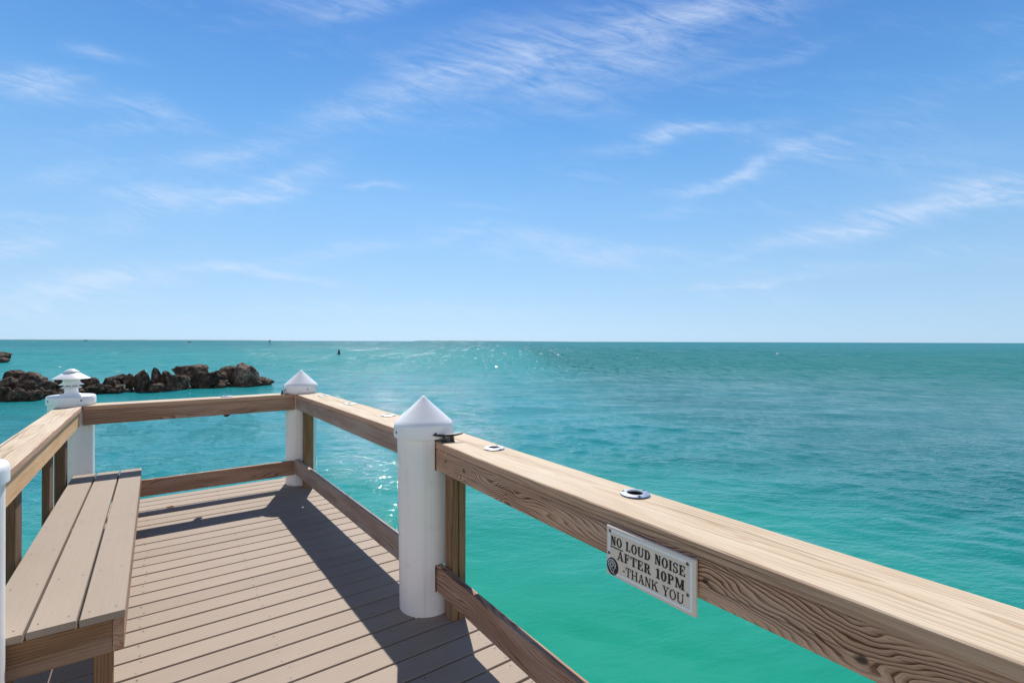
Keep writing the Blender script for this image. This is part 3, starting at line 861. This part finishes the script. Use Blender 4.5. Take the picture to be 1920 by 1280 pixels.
# ------------------------------------------------------------------ sign
SER = 0.085
class Glyphs:
    def __init__(s, bold):
        s.t = 0.235 if bold else 0.155
        s.h = 0.085 if bold else 0.065
    def rect(s, x0, y0, x1, y1): return [(x0, y0), (x1, y0), (x1, y1), (x0, y1)]
    def stem(s, x, w=None, top=True, bot=True, y0=0, y1=1, ov=0.09):
        w = w or s.t
        r = [s.rect(x, y0, x + w, y1)]
        if bot: r.append(s.rect(x - ov, 0, x + w + ov, s.h))
        if top: r.append(s.rect(x - ov, 1 - s.h, x + w + ov, 1))
        return r
    def arc(s, cx, cy, ro, ri, a0, a1, n=14):
        out = []
        for i in range(n):
            p = a0 + (a1 - a0) * i / n; q = a0 + (a1 - a0) * (i + 1) / n
            f = lambda r, a: (cx + r[0] * math.cos(R_(a)), cy + r[1] * math.sin(R_(a)))
            out.append([f(ri, p), f(ro, p), f(ro, q), f(ri, q)])
        return out
    def get(s, ch):
        t, h = s.t, s.h
        if ch == ' ': return [], 0.42
        if ch == '-': return [s.rect(0.02, 0.34, 0.34, 0.46)], 0.38
        if ch in 'I1':
            g = s.stem(0.1, ov=0.1)
            if ch == '1':
                g = s.stem(0.14, top=False, ov=0.12) + [[(0.0, 0.78), (0.14, 0.84), (0.14, 1.0), (0.0, 0.86)]]
                return g, 0.14 + t + 0.12
            return g, t + 0.2
        if ch == 'N':
            th = t * 0.5; Wd = 0.86
            return s.stem(0.09, th, ov=0.08) + s.stem(Wd - 0.09 - th, th, bot=False, ov=0.08) + [[(0.06, 1), (0.09 + t * 1.15, 1), (Wd - 0.09, 0), (Wd - 0.09 - t * 0.9, 0)]], Wd
        if ch == 'H':
            Wd = 0.98
            return s.stem(0.09, ov=0.08) + s.stem(Wd - 0.09 - t, ov=0.08) + [s.rect(0.09 + t, 0.46, Wd - 0.09 - t, 0.46 + h)], Wd
        if ch in 'O0':
            rx = 0.44 if ch == 'O' else 0.36
            return s.arc(rx, 0.5, (rx, 0.52), (rx - t, 0.52 - h), 0, 360, 28), 2 * rx
        if ch == 'L':
            return s.stem(0.09, ov=0.09) + [s.rect(0.09 + t, 0, 0.74, h), s.rect(0.74 - h, 0, 0.74, 0.30)], 0.76
        if ch == 'U':
            Wd = 0.92; th = t * 0.5
            g = s.stem(0.09, bot=False, y0=0.33, ov=0.08) + s.stem(Wd - 0.09 - th, th, bot=False, y0=0.33, ov=0.08)
            cx = (0.09 + Wd - 0.09) / 2; rx = cx - 0.09
            g += s.arc(cx, 0.34, (rx, 0.36), (rx - t * 0.8, 0.36 - h * 1.2), 180, 360)
            return g, Wd
        if ch == 'D':
            g = s.stem(0.09, ov=0.0) + [s.rect(0, 0, 0.10, h), s.rect(0, 1 - h, 0.10, 1)]
            g += s.arc(0.36, 0.5, (0.50, 0.5), (0.50 - t, 0.5 - h), -90, 90) + [s.rect(0.09 + t, 0, 0.37, h), s.rect(0.09 + t, 1 - h, 0.37, 1)]
            return g, 0.88
        if ch == 'S':
            g = s.arc(0.34, 0.735, (0.31, 0.28), (0.31 - t * 0.72, 0.28 - h), 70, 250) + s.arc(0.34, 0.27, (0.34, 0.285), (0.34 - t * 0.8, 0.285 - h), -110, 70)
            g += [[(0.10, 0.62), (0.24, 0.50), (0.62, 0.34), (0.50, 0.56)]]
            g += [s.rect(0.56, 0.70, 0.63, 1.0), s.rect(0.03, 0.0, 0.10, 0.32)] + s.arc(0.36, 0.735, (0.25, 0.28), (0.25 - t * 0.4, 0.28 - h), 10, 90) + s.arc(0.32, 0.27, (0.26, 0.285), (0.26 - t * 0.4, 0.285 - h), 190, 270)
            return g, 0.70
        if ch in 'EF':
            g = s.stem(0.09, ov=0.08) + [s.rect(0.09 + t, 1 - h, 0.74, 1), s.rect(0.74 - h, 0.72, 0.74, 1), s.rect(0.09 + t, 0.47, 0.56, 0.47 + h), s.rect(0.56 - h, 0.36, 0.56, 0.66)]
            if ch == 'E': g += [s.rect(0.09 + t, 0, 0.78, h), s.rect(0.78 - h, 0, 0.78, 0.30)]
            return g, 0.80
        if ch == 'T':
            Wd = 0.82; x = Wd / 2 - t / 2
            return s.stem(x, top=False, ov=0.09) + [s.rect(0, 1 - h, Wd, 1), s.rect(0, 0.68, h, 1), s.rect(Wd - h, 0.68, Wd, 1)], Wd
        if ch in 'PR':
            g = s.stem(0.09, ov=0.08) + s.arc(0.42, 0.735, (0.34, 0.265), (0.34 - t * 0.9, 0.265 - h), -90, 90) + [s.rect(0.09 + t, 1 - h, 0.43, 1), s.rect(0.09 + t, 0.47, 0.43, 0.47 + h)]
            if ch == 'R':
                g += [[(0.44, 0.50), (0.64, 0.44), (0.84, 0.0), (0.60, 0.0)], s.rect(0.60, 0, 0.93, h)]
                return g, 0.92
            return g, 0.80
        if ch == 'M':
            Wd = 1.10; th = t * 0.5
            return s.stem(0.08, th, ov=0.07) + s.stem(Wd - 0.08 - t, ov=0.07) + [[(0.06, 1), (0.08 + t * 1.05, 1), (0.62, 0.05), (0.48, 0.05)], [(Wd - 0.08 - t * 0.9, 1), (Wd - 0.08, 1), (0.62, 0.05), (0.50, 0.05)]], Wd
        if ch == 'A':
            Wd = 0.94
            return [[(0.09, 0), (0.18, 0), (0.47, 0.92), (0.42, 1.0)], [(0.42, 1.0), (0.55, 1.0), (0.86, 0), (0.86 - t * 1.15, 0)], s.rect(0.24, 0.28, 0.66, 0.28 + h), s.rect(0, 0, 0.30, h), s.rect(0.54, 0, 0.97, h)], Wd
        if ch == 'K':
            Wd = 0.96
            return s.stem(0.09, ov=0.08) + [[(0.09 + t, 0.36), (0.09 + t, 0.48), (0.72, 1.0), (0.82, 1.0)], [(0.40, 0.56), (0.54, 0.70), (0.92, 0.0), (0.92 - t * 1.2, 0.0)], s.rect(0.60, 1 - h, 0.95, 1), s.rect(0.58, 0, 1.0, h)], Wd
        if ch == 'Y':
            Wd = 0.88
            return s.stem(0.44 - t / 2, top=False, y1=0.46, ov=0.09) + [[(0.07, 1), (0.07 + t * 1.1, 1), (0.44 + t / 2, 0.42), (0.44 - t / 2, 0.42)], [(0.73, 1), (0.82, 1), (0.44 + t / 2, 0.42), (0.44 + t * 0.2, 0.42)], s.rect(-0.02, 1 - h, 0.36, 1), s.rect(0.62, 1 - h, 0.92, 1)], Wd
        return [], 0.5

def prism(bm, poly, z0, z1):
    vb = [bm.verts.new((x, y, z0)) for x, y in poly]
    vt = [bm.verts.new((x, y, z1)) for x, y in poly]
    n = len(poly)
    bm.faces.new(vt); bm.faces.new(list(reversed(vb)))
    for i in range(n):
        j = (i + 1) % n
        bm.faces.new((vb[i], vb[j], vt[j], vt[i]))

def build_sign():
    SW, SH, ST = 0.322, 0.156, 0.012
    # left edge at v=1.118 on the face board (its inner face), reading towards smaller v
    vL, hB, uF = 1.098, 0.729, 1.1835
    org = W(uF, vL, hB)
    root = empty("sign", org, "cream and white rectangular notice sign asking for no loud noise, screwed to the near railing", "sign")
    X = -VX; Y = HX; N = -UX
    # the rail runs very slightly askew; keep the sign parallel to it
    rot = Matrix.Identity(4)
    for i, vv in enumerate((X, Y, N)):
        for r in range(3): rot[r][i] = vv[r]
    M = Matrix.Translation(org) @ rot
    bm = bmesh.new(); box(bm, 0, SW, 0, SH, 0, ST, 0.0025)
    bm_obj("panel", bm, M_SIGN, root, M)
    bm = bmesh.new()
    i0, i1 = 0.0095, 0.0165
    z0, z1 = ST - 0.001, ST + 0.0008
    for q in ((i0, SW - i0, i0, i1), (i0, SW - i0, SH - i1, SH - i0), (i0, i1, i1, SH - i1), (SW - i1, SW - i0, i1, SH - i1)):
        prism(bm, [(q[0], q[2]), (q[1], q[2]), (q[1], q[3]), (q[0], q[3])], z0, z1)
    bm_obj("border", bm, M_SIGNW, root, M)
    G = {True: Glyphs(True), False: Glyphs(False)}
    def line(txt, x0, x1, yt, yb, bold, tr=0.13):
        tot = 0
        for ch in txt: tot += G[bold].get(ch)[1] + tr
        tot -= tr
        sx = (x1 - x0) / tot; hh = yt - yb
        bm = bmesh.new()
        cx = x0; e = 0
        for ch in txt:
            polys, w = G[bold].get(ch)
            for p in polys:
                e += 1
                prism(bm, [(cx + a * sx, yb + b * hh) for a, b in p], ST - 0.001, ST + 0.0012 + (e % 7) * 0.00003)
            cx += (w + tr) * sx
        return bm
    y = lambda f: SH * (1 - f)
    bm = line("NO LOUD NOISE", 0.062 * SW, 0.902 * SW, y(0.185), y(0.365), True)
    prism(bm, [(0.056 * SW, y(0.415)), (0.215 * SW, y(0.415)), (0.215 * SW, y(0.395)), (0.056 * SW, y(0.395))], ST - 0.001, ST + 0.0012)
    bm_obj("lettering", bm, M_INK, root, M)
    bm_obj("lettering", line("AFTER 10PM", 0.145 * SW, 0.895 * SW, y(0.435), y(0.615), True), M_INK, root, M)
    bm_obj("lettering", line("-THANK YOU", 0.215 * SW, 0.888 * SW, y(0.69), y(0.865), False), M_INK, root, M)
    # round emblem: black disc with a pale shell spiral
    ex, ey, er = 0.0275, y(0.80), 0.0255
    bm = bmesh.new()
    prism(bm, [(ex + er * 0.92 * math.cos(2 * math.pi * i / 40), ey + er * 1.06 * math.sin(2 * math.pi * i / 40)) for i in range(40)], ST - 0.001, ST + 0.0014)
    emb = bm_obj("emblem", bm, M_INK, root, M)
    bm = bmesh.new()
    def ribbon(pts, w):
        for q in range(len(pts) - 1):
            (xa, ya), (xb, yb) = pts[q], pts[q + 1]
            dx, dy = xb - xa, yb - ya; l = math.hypot(dx, dy) or 1
            nx, ny = -dy / l * w / 2, dx / l * w / 2
            prism(bm, [(xa - nx, ya - ny), (xb - nx, yb - ny), (xb + nx, yb + ny), (xa + nx, ya + ny)], ST + 0.001, ST + 0.0019 + (q % 3) * 0.00002)
    sc_ = er * 0.60
    ox, oy = ex - 0.002, ey + 0.006
    ribbon([(ox + sc_ * math.cos(R_(a)), oy + sc_ * math.sin(R_(a))) for a in range(-40, 221, 20)], 0.0016)
    ribbon([(ox + sc_ * 0.35 * math.cos(R_(a)), oy + sc_ * 0.35 * math.sin(R_(a))) for a in range(0, 361, 30)], 0.0013)
    for a in range(0, 300, 40):
        ribbon([(ox + sc_ * (0.35 + 0.65 * t) * math.cos(R_(a - 30 + 35 * t)), oy + sc_ * (0.35 + 0.65 * t) * math.sin(R_(a - 30 + 35 * t))) for t in (0, .33, .66, 1)], 0.0012)
    ribbon([(ox - sc_ * 0.75, oy - sc_ * 0.65), (ox - sc_ * 0.4, oy - sc_ * 1.2), (ox + sc_ * 0.1, oy - sc_ * 1.6), (ox + sc_ * 0.8, oy - sc_ * 1.75)], 0.0015)
    ribbon([(ox + sc_ * 0.75, oy - sc_ * 0.62), (ox + sc_ * 0.45, oy - sc_ * 1.0), (ox + sc_ * 0.3, oy - sc_ * 1.6)], 0.0013)
    o = bm_obj("shell_mark", bm, M_SIGNW, emb, None)
    o.matrix_basis = Matrix.Identity(4)
    for sx_, fy in ((0.050, 0.10), (0.038, 0.555), (0.925, 0.115), (0.928, 0.655)):
        bm = bmesh.new()
        T = Matrix.Translation((sx_ * SW, y(fy), ST))
        lathe(bm, [(0.0042, -0.001), (0.0042, 0.0012), (0.002, 0.0022), (0, 0.0023)], 14, M=T)
        sc2 = bm_obj("screw", bm, M_RUST, root, M)
        bm = bmesh.new()
        lathe(bm, [(0.0044, -0.001), (0.0066, -0.001), (0.0064, 0.0010), (0.0046, 0.0010), (0.0044, -0.001)], 16, cap=False, M=T)
        w = bm_obj("washer", bm, M_STEEL, sc2, None)
        w.matrix_basis = Matrix.Identity(4)
build_sign()

# ------------------------------------------------------------------ a dry leaf on the deck
def build_leaf():
    bm = bmesh.new()
    pts = [(-0.032, 0, 0.004), (-0.014, 0.009, 0.010), (0.010, 0.011, 0.008), (0.034, 0.002, 0.002), (0.012, -0.009, 0.012), (-0.012, -0.008, 0.007)]
    c = bm.verts.new((0, 0, 0.003)); vs = [bm.verts.new(p) for p in pts]
    for i in range(6): bm.faces.new((c, vs[i], vs[(i + 1) % 6]))
    r = bmesh.ops.extrude_face_region(bm, geom=list(bm.faces))
    for g in r['geom']:
        if isinstance(g, bmesh.types.BMVert): g.co.z += 0.0012
    o = bm_obj("dry_leaf", bm, M_LEAF, None, Matrix.Translation(W(0.10, 5.27, 0.002)) @ Matrix.Rotation(0.5, 4, 'Z'), smooth=True)
    tag(o, "small curled orange dry leaf lying on the deck near the back railing", "leaf")
build_leaf()

# ------------------------------------------------------------------ far things on the water, placed by bearing and distance
def at(px, zdist, h=0.0):
    """point at distance zdist ahead whose bearing is that of photo column px, h above the water"""
    return Vector(((px - 960) / F_PX * zdist, zdist, WATER + h))

def rock_mat():
    m, k, b = new_mat("jetty_rock")
    co = k.n('ShaderNodeTexCoord').outputs['Object']
    oi = k.n('ShaderNodeObjectInfo')
    P = k.vmath('ADD', co, k.comb(k.math('MULTIPLY', oi.outputs['Random'], 50.0), 0.0, 0.0))
    n1 = k.noise(P, 1.6, 6, 0.62)
    n2 = k.noise(P, 9.0, 6, 0.7)
    vo = k.n('ShaderNodeTexVoronoi', feature='F1')
    k.link(k.vmath('ADD', P, k.vmath('MULTIPLY', k.noise(P, 4.0, 3, 0.6, col=True), (0.3, 0.3, 0.3))), vo.inputs['Vector'])
    vo.inputs['Scale'].default_value = 7.0
    pits = k.smooth(vo.outputs['Distance'], 0.05, 0.45)
    c = k.ramp(n1, [(0.32, (0.034, 0.026, 0.020)), (0.5, (0.115, 0.083, 0.060)), (0.64, (0.28, 0.225, 0.178))])
    c = k.mix(k.math('MULTIPLY', k.smooth(n2, 0.5, 0.72), 0.6), c, (0.40, 0.345, 0.295))
    c = k.mix(1.0, c, k.ramp(oi.outputs['Random'], [(0.0, (0.62, 0.58, 0.54)), (0.5, (1.1, 1.02, 0.95)), (1.0, (1.55, 1.5, 1.48))]), 'MULTIPLY')
    c = k.mix(k.math('MULTIPLY', k.smooth(pits, 0.5, 0.0), 0.6), c, (0.015, 0.012, 0.010))
    k.link(c, b.inputs['Base Color'])
    b.inputs['Roughness'].default_value = 0.85
    b.inputs['Specular IOR Level'].default_value = 0.25
    h = k.math('ADD', k.math('MULTIPLY', pits, 0.5), k.math('ADD', k.math('MULTIPLY', n2, 0.7), n1))
    k.link(k.bump(h, 1.0, 0.22), b.inputs['Normal'])
    return m
M_ROCK = rock_mat()

def waterline(px):
    xs = [-60, 0, 60, 100, 200, 300, 350, 400, 480, 515]
    ys = [753, 752, 750, 744, 736, 733.5, 730.5, 727, 722, 721]
    return float(np.interp(px, xs, ys))
def rock_mesh(seed, sub=4, rough=1.0):
    rng = random.Random(seed)
    bm = bmesh.new()
    bmesh.ops.create_icosphere(bm, subdivisions=sub + 1, radius=1.0)
    planes = []
    for q in range(11):
        n = Vector((rng.gauss(0, 1), rng.gauss(0, 1), rng.gauss(0, 0.8))).normalized()
        planes.append((n, rng.uniform(0.56, 0.88)))
    o = Vector((rng.uniform(0, 99), rng.uniform(0, 99), rng.uniform(0, 99)))
    for v in bm.verts:
        p = v.co.copy()
        for n, dd in planes:
            e = p.dot(n) - dd
            if e > 0: p -= n * e * 0.88
        f = mnoise.fractal(p * 1.7 + o, 0.8, 2.1, 6) * 0.16 + (mnoise.fractal(p * 6.0 + o, 0.6, 2.0, 5)) * 0.062
        rid = (1 - abs(mnoise.noise(p * 3.1 + o * 2)) * 2) ** 3 * 0.07 + max(0, 0.25 - mnoise.voronoi(p * 5.0 + o)[0][0]) * 0.35
        v.co = p * (1 + (f - rid) * rough)
    me = bpy.data.meshes.new("rock")
    bm.to_mesh(me); bm.free()
    me.polygons.foreach_set("use_smooth", np.ones(len(me.polygons), dtype=bool))
    me.materials.append(M_ROCK)
    return me
def add_rock(x0, x1, y0, y1, label, back=0.0, seed=None, tilt=None, z=None, group="boulders of the rock jetty", deep=0.9):
    cx = (x0 + x1) / 2
    if z is None:
        z = F_PX * (EYE - WATER) / (waterline(cx) - 640 - 0.003125 * (cx - 960)) + back
    s = z / F_PX
    yo = 640 + 0.003125 * (cx - 960)          # horizon row there
    top = EYE - (y0 - yo) * s
    bot = EYE - (y1 - yo) * s
    hw = (x1 - x0) / 2 * s * 0.97
    rng = random.Random(seed or int(x0 * 13 + y0))
    low = min(bot, WATER + 0.05) - 0.2 if deep else bot
    low = max(low, top - 2.6 * hw - (top - bot))
    hz = (top - bot) / 2
    o = bpy.data.objects.new("rock", rock_mesh(seed or int(x0 * 13 + y0 * 7)))
    C.objects.link(o)
    cz = (top + bot) / 2
    o.location = ((cx - 960) * s, z + hw * 0.3, cz - hz * 0.18)
    o.scale = (hw * (1.06 if z is None or group.startswith('b') else 0.95), max(hw * 0.85, 0.3), hz * 1.36)
    t = tilt if tilt is not None else rng.uniform(-10, 10)
    o.rotation_euler = (R_(rng.uniform(-8, 8)), R_(-t), R_(rng.uniform(-12, 12)))
    tag(o, label, "rock", group)
    return o
ROCKS = [
 (2, 42, 695, 714, "brown flat-topped boulder highest in the left heap of the jetty", 2.0),
 (27, 78, 698, 724, "grey-blue boulder with a pointed right corner atop the left heap", 1.6),
 (-14, 26, 709, 732, "dark boulder at the left frame edge under the brown flat-topped one", 1.0),
 (28, 64, 715, 737, "rounded brown boulder below the grey-blue one in the left heap", 0.7),
 (8, 44, 730, 752, "pitted pale-brown boulder at the waterline nearest the left frame edge", 0.0),
 (36, 72, 731, 752, "pitted boulder at the waterline beneath the grey-blue one", 0.1),
 (-30, 12, 722, 754, "black boulder cut by the left frame edge at the waterline", 0.1),
 (62, 84, 726, 740, "small light tan rock left of the lamp piling", 0.5),
 (66, 100, 711, 732, "low dark brown boulder between the left heap and the lamp", 1.2),
 (94, 130, 706, 734, "dark rounded boulder behind the left side of the lamp", 1.1),
 (66, 104, 733, 748, "black wet rock at the waterline left of the lamp piling", 0.0),
 (96, 128, 727, 744, "mottled rock behind the lamp's stem on its left", 0.4),
 (146, 168, 705, 730, "brown rock just right of the lamp shade", 1.1),
 (158, 186, 709, 727, "angular dark rock second to the right from the lamp shade", 0.9),
 (148, 190, 720, 740, "brown sloping rock at the waterline right of the lamp stem", 0.1),
 (178, 234, 703, 733, "wide black boulder with a long flat top right of the lamp", 0.8),
 (180, 206, 722, 736, "light brown rounded rock in front of the wide black boulder", 0.0),
 (206, 236, 722, 737, "low wet rock at the waterline in front of the wide black boulder's right end", 0.0),
 (229, 249, 702, 724, "small dark knob of rock left of the round black boulder", 0.9),
 (246, 278, 694, 726, "round black boulder standing left of the centre of the jetty", 0.8),
 (256, 290, 706, 736, "mottled rock in front of the round black boulder", 0.1),
 (281, 306, 691, 722, "peaked grey boulder left of the largest boulder", 1.0),
 (298, 322, 694, 716, "pale-topped boulder touching the largest boulder's left end", 0.9),
 (314, 390, 682.5, 712, "largest grey boulder with a broad pale top, highest point of the jetty", 1.4),
 (304, 354, 701, 736, "brown boulder sloping to the water in front of the largest one", 0.1),
 (350, 406, 696, 732, "dark smooth boulder with a rounded peak in front of the largest one", 0.1),
 (384, 424, 696, 724, "brown boulder filling the saddle right of the largest one", 1.0),
 (408, 448, 686, 712, "slanting brown slab behind the tall pointed boulder", 1.4),
 (422, 478, 684.5, 724, "tall pointed grey boulder near the right end of the jetty", 0.4),
 (468, 511, 706.5, 722, "low dark boulder at the right tip of the jetty", 0.3),
 (398, 428, 711, 727, "small mottled rock left of the tall pointed boulder's foot", 0.0),
 (270, 312, 718, 737, "dark wet rock at the waterline under the peaked grey boulder", 0.0),
]
for x0, x1, y0, y1, lab, back in ROCKS:
    tl = {682.5: 3, 684.5: -8, 703: 4, 686: 18}.get(y0)
    add_rock(x0, x1, y0, y1, lab, back, tilt=tl)
add_rock(-26, 17, 658.5, 673, "lone dark rock far out in the water at the left frame edge", z=80, group="lone rocks offshore")
add_rock(-20, 10.5, 670, 680.5, "low brown rock in the water just below the lone dark rock", z=66, group="lone rocks offshore")
# wet stones along the waterline
rng = random.Random(3)
stones = [rock_mesh(900 + i, 3) for i in range(5)]
for i in range(46):
    px = (rng.uniform(0, 240), rng.uniform(200, 512))[i % 2]
    z = F_PX * (EYE - WATER) / (waterline(px) + rng.uniform(-3.5, 1.0) - 640 + 2.3)
    w = rng.uniform(0.10, 0.34)
    o = bpy.data.objects.new("stone", stones[i % 5]); C.objects.link(o)
    o.location = at(px, z, rng.uniform(0.0, 0.13))
    o.scale = (w * 1.3, w, w * rng.uniform(0.5, 0.9)); o.rotation_euler = (0, 0, rng.uniform(0, 6))
    tag(o, "small wet stone at the waterline along the foot of the rock jetty", "stone", "stones along the foot of the jetty")

def build_far():
    # low land on the horizon
    m, k, b = new_mat("far_shore_hazed")
    co = k.n('ShaderNodeTexCoord').outputs['Object']
    k.link(k.mix(k.noise(co, 0.02, 4, 0.6), (0.10, 0.22, 0.22), (0.13, 0.27, 0.27)), b.inputs['Base Color'])  # teal-grey distance haze painted into the land's colour
    b.inputs['Roughness'].default_value = 0.9
    for nm, pxa, pxb, z, hh, lab in (("island", -300, 505, 9000, 17, "low far-off shore on the left half of the horizon"), ("island", 767, 1130, 11000, 22, "thin far-off key on the horizon in the middle of the view")):
        bm = bmesh.new()
        n = 160
        rows = []
        for i in range(n + 1):
            t = i / n
            x = ((pxa + (pxb - pxa) * t) - 960) / F_PX * z
            e = min(1, t * 25, (1 - t) * (25 if pxb < 700 else 1.6))
            h = hh * e * (0.85 + 0.25 * mnoise.noise(Vector((t * 30, 1, 2))) + 0.1 * mnoise.noise(Vector((t * 120, 4, 2))))
            rows.append([bm.verts.new((x, z, -2)), bm.verts.new((x, z + 30, h * 0.7)), bm.verts.new((x, z + 160, h)), bm.verts.new((x, z + 420, h * 0.8)), bm.verts.new((x, z + 600, -2))])
        for p, q in zip(rows, rows[1:]):
            for i in range(4): bm.faces.new((p[i], q[i], q[i + 1], p[i + 1]))
        o = bm_obj(nm, bm, m, None, Matrix.Translation((0, 0, WATER)), smooth=True)
        tag(o, lab, "island", kind='structure')
    # channel marker
    z = 330.0
    base = at(506, z)
    root = empty("channel_marker", base, "dark channel marker post with a square board on top, on the horizon", "channel marker")
    B = Matrix.Translation(base)
    bm = bmesh.new(); lathe(bm, [(0.22, -2), (0.20, 2.0), (0.18, 2.7)], 12); bm_obj("pole", bm, M_DKPAINT, root, B)
    bm = bmesh.new(); box(bm, -0.50, 0.50, -0.12, 0.12, 2.5, 3.4, 0.03); bm_obj("board", bm, M_DKPAINT, root, B @ Matrix.Translation((0, -0.35, 0)))
    bm = bmesh.new(); lathe(bm, [(0.2, 2.6), (0.2, 3.55), (0.1, 3.65), (0, 3.66)], 12); bm_obj("lantern", bm, M_DKPAINT, root, B)
    # can buoy
    z = 112.0
    base = at(635.5, z)
    root = empty("buoy", base, "dark can-shaped buoy afloat alone beyond the far corner piling", "buoy")
    B = Matrix.Translation(base)
    bm = bmesh.new(); lathe(bm, [(0.40, -0.3), (0.41, 0.10), (0.34, 0.20), (0.22, 0.24)], 20); smooth_by_angle(bm_obj("float_collar", bm, M_DKPAINT, root, B))
    bm = bmesh.new(); lathe(bm, [(0.24, 0.2), (0.23, 0.95), (0.20, 1.0), (0, 1.02)], 20); smooth_by_angle(bm_obj("can", bm, M_BUOY, root, B))
    bm = bmesh.new(); box(bm, -0.04, 0.04, -0.04, 0.04, 1.0, 1.16); bm_obj("lifting_eye", bm, M_DKPAINT, root, B)
    # boats
    def boat(px, z, L, lab, hull_mat, ang):
        base = at(px, z)
        root = empty("motorboat", base, lab, "boat", "motorboats near the horizon")
        B = Matrix.Translation(base) @ Matrix.Rotation(ang, 4, 'Z')
        bm = bmesh.new()
        rings = []
        for i in range(11):
            t = i / 10
            w = 0.19 * L * (1 - max(0, (t - 0.45) / 0.55) ** 2.2)
            sh = 0.13 * L + 0.08 * L * t * t
            x = (t - 0.5) * L
            rings.append([bm.verts.new((x, -w, sh)), bm.verts.new((x, -w * 0.8, 0.02)), bm.verts.new((x, 0, -0.3)), bm.verts.new((x, w * 0.8, 0.02)), bm.verts.new((x, w, sh))])
        for p, q in zip(rings, rings[1:]):
            for i in range(4): bm.faces.new((p[i], q[i], q[i + 1], p[i + 1]))
            bm.faces.new((p[4], q[4], q[0], p[0]))
        bm.faces.new(rings[0]); bm.faces.new(list(reversed(rings[-1])))
        bm_obj("hull", bm, hull_mat, root, B)
        bm = bmesh.new(); box(bm, -0.12 * L, 0.10 * L, -0.09 * L, 0.09 * L, 0.12 * L, 0.27 * L, 0.03 * L); bm_obj("console", bm, M_DKPAINT, root, B)
        bm = bmesh.new(); box(bm, -0.18 * L, 0.12 * L, -0.13 * L, 0.13 * L, 0.42 * L, 0.445 * L)
        for sx in (-0.16, 0.1):
            for sy in (-0.11, 0.11):
                box(bm, sx * L - 0.03, sx * L + 0.03, sy * L - 0.03, sy * L + 0.03, 0.13 * L, 0.421 * L)
        bm_obj("canopy", bm, M_DKPAINT, root, B)
        bm = bmesh.new(); box(bm, -0.56 * L, -0.495 * L, -0.05 * L, 0.05 * L, 0.0, 0.24 * L, 0.02 * L); bm_obj("outboard", bm, M_DKPAINT, root, B)
        return root
    boat(355, 620.0, 5.2, "dark small motorboat with a white wake on the left of the horizon", M_DKPAINT, R_(200))
    boat(160, 1900.0, 13.0, "tiny distant motorboat on the far left horizon above the lamp", M_DKPAINT, R_(185))
    bm = bmesh.new()
    for q in range(40):
        t = q / 40
        x = t * 12; wdt = 1.2 + t * 2.2
        bmesh.ops.create_icosphere(bm, subdivisions=1, radius=1.0, matrix=Matrix.Translation((x - 4 + rng.uniform(-.4, .4), rng.uniform(-wdt, wdt) - 2.0, 0.02)) @ Matrix.Diagonal((rng.uniform(.4, .9), rng.uniform(.4, .9), rng.uniform(.12, .30) * (1 - t * .5), 1)))
    o = bm_obj("wake", bm, M_FOAM, None, Matrix.Translation(at(355, 612.0)), smooth=True)
    tag(o, "white foam of the dark motorboat's wake", "wake", kind='stuff')
    # unidentified white speck far to the right, given a made-up float shape
    base = at(1458, 128.0)
    root = empty("white_speck", base, "small white speck afloat alone on the open water to the right", "float")
    B = Matrix.Translation(base)
    bm = bmesh.new(); bmesh.ops.create_uvsphere(bm, u_segments=20, v_segments=12, radius=1.0, matrix=Matrix.Translation((0, 0, 0.04)) @ Matrix.Diagonal((0.40, 0.3, 0.22, 1))); bm_obj("speck_body", bm, M_WHITE, root, B, smooth=True)
    bm = bmesh.new(); lathe(bm, [(0.06, 0.24), (0.06, 0.32), (0, 0.33)], 10, M=Matrix.Translation((0.1, 0, 0))); bm_obj("speck_knob", bm, M_WHITE, root, B)
build_far()
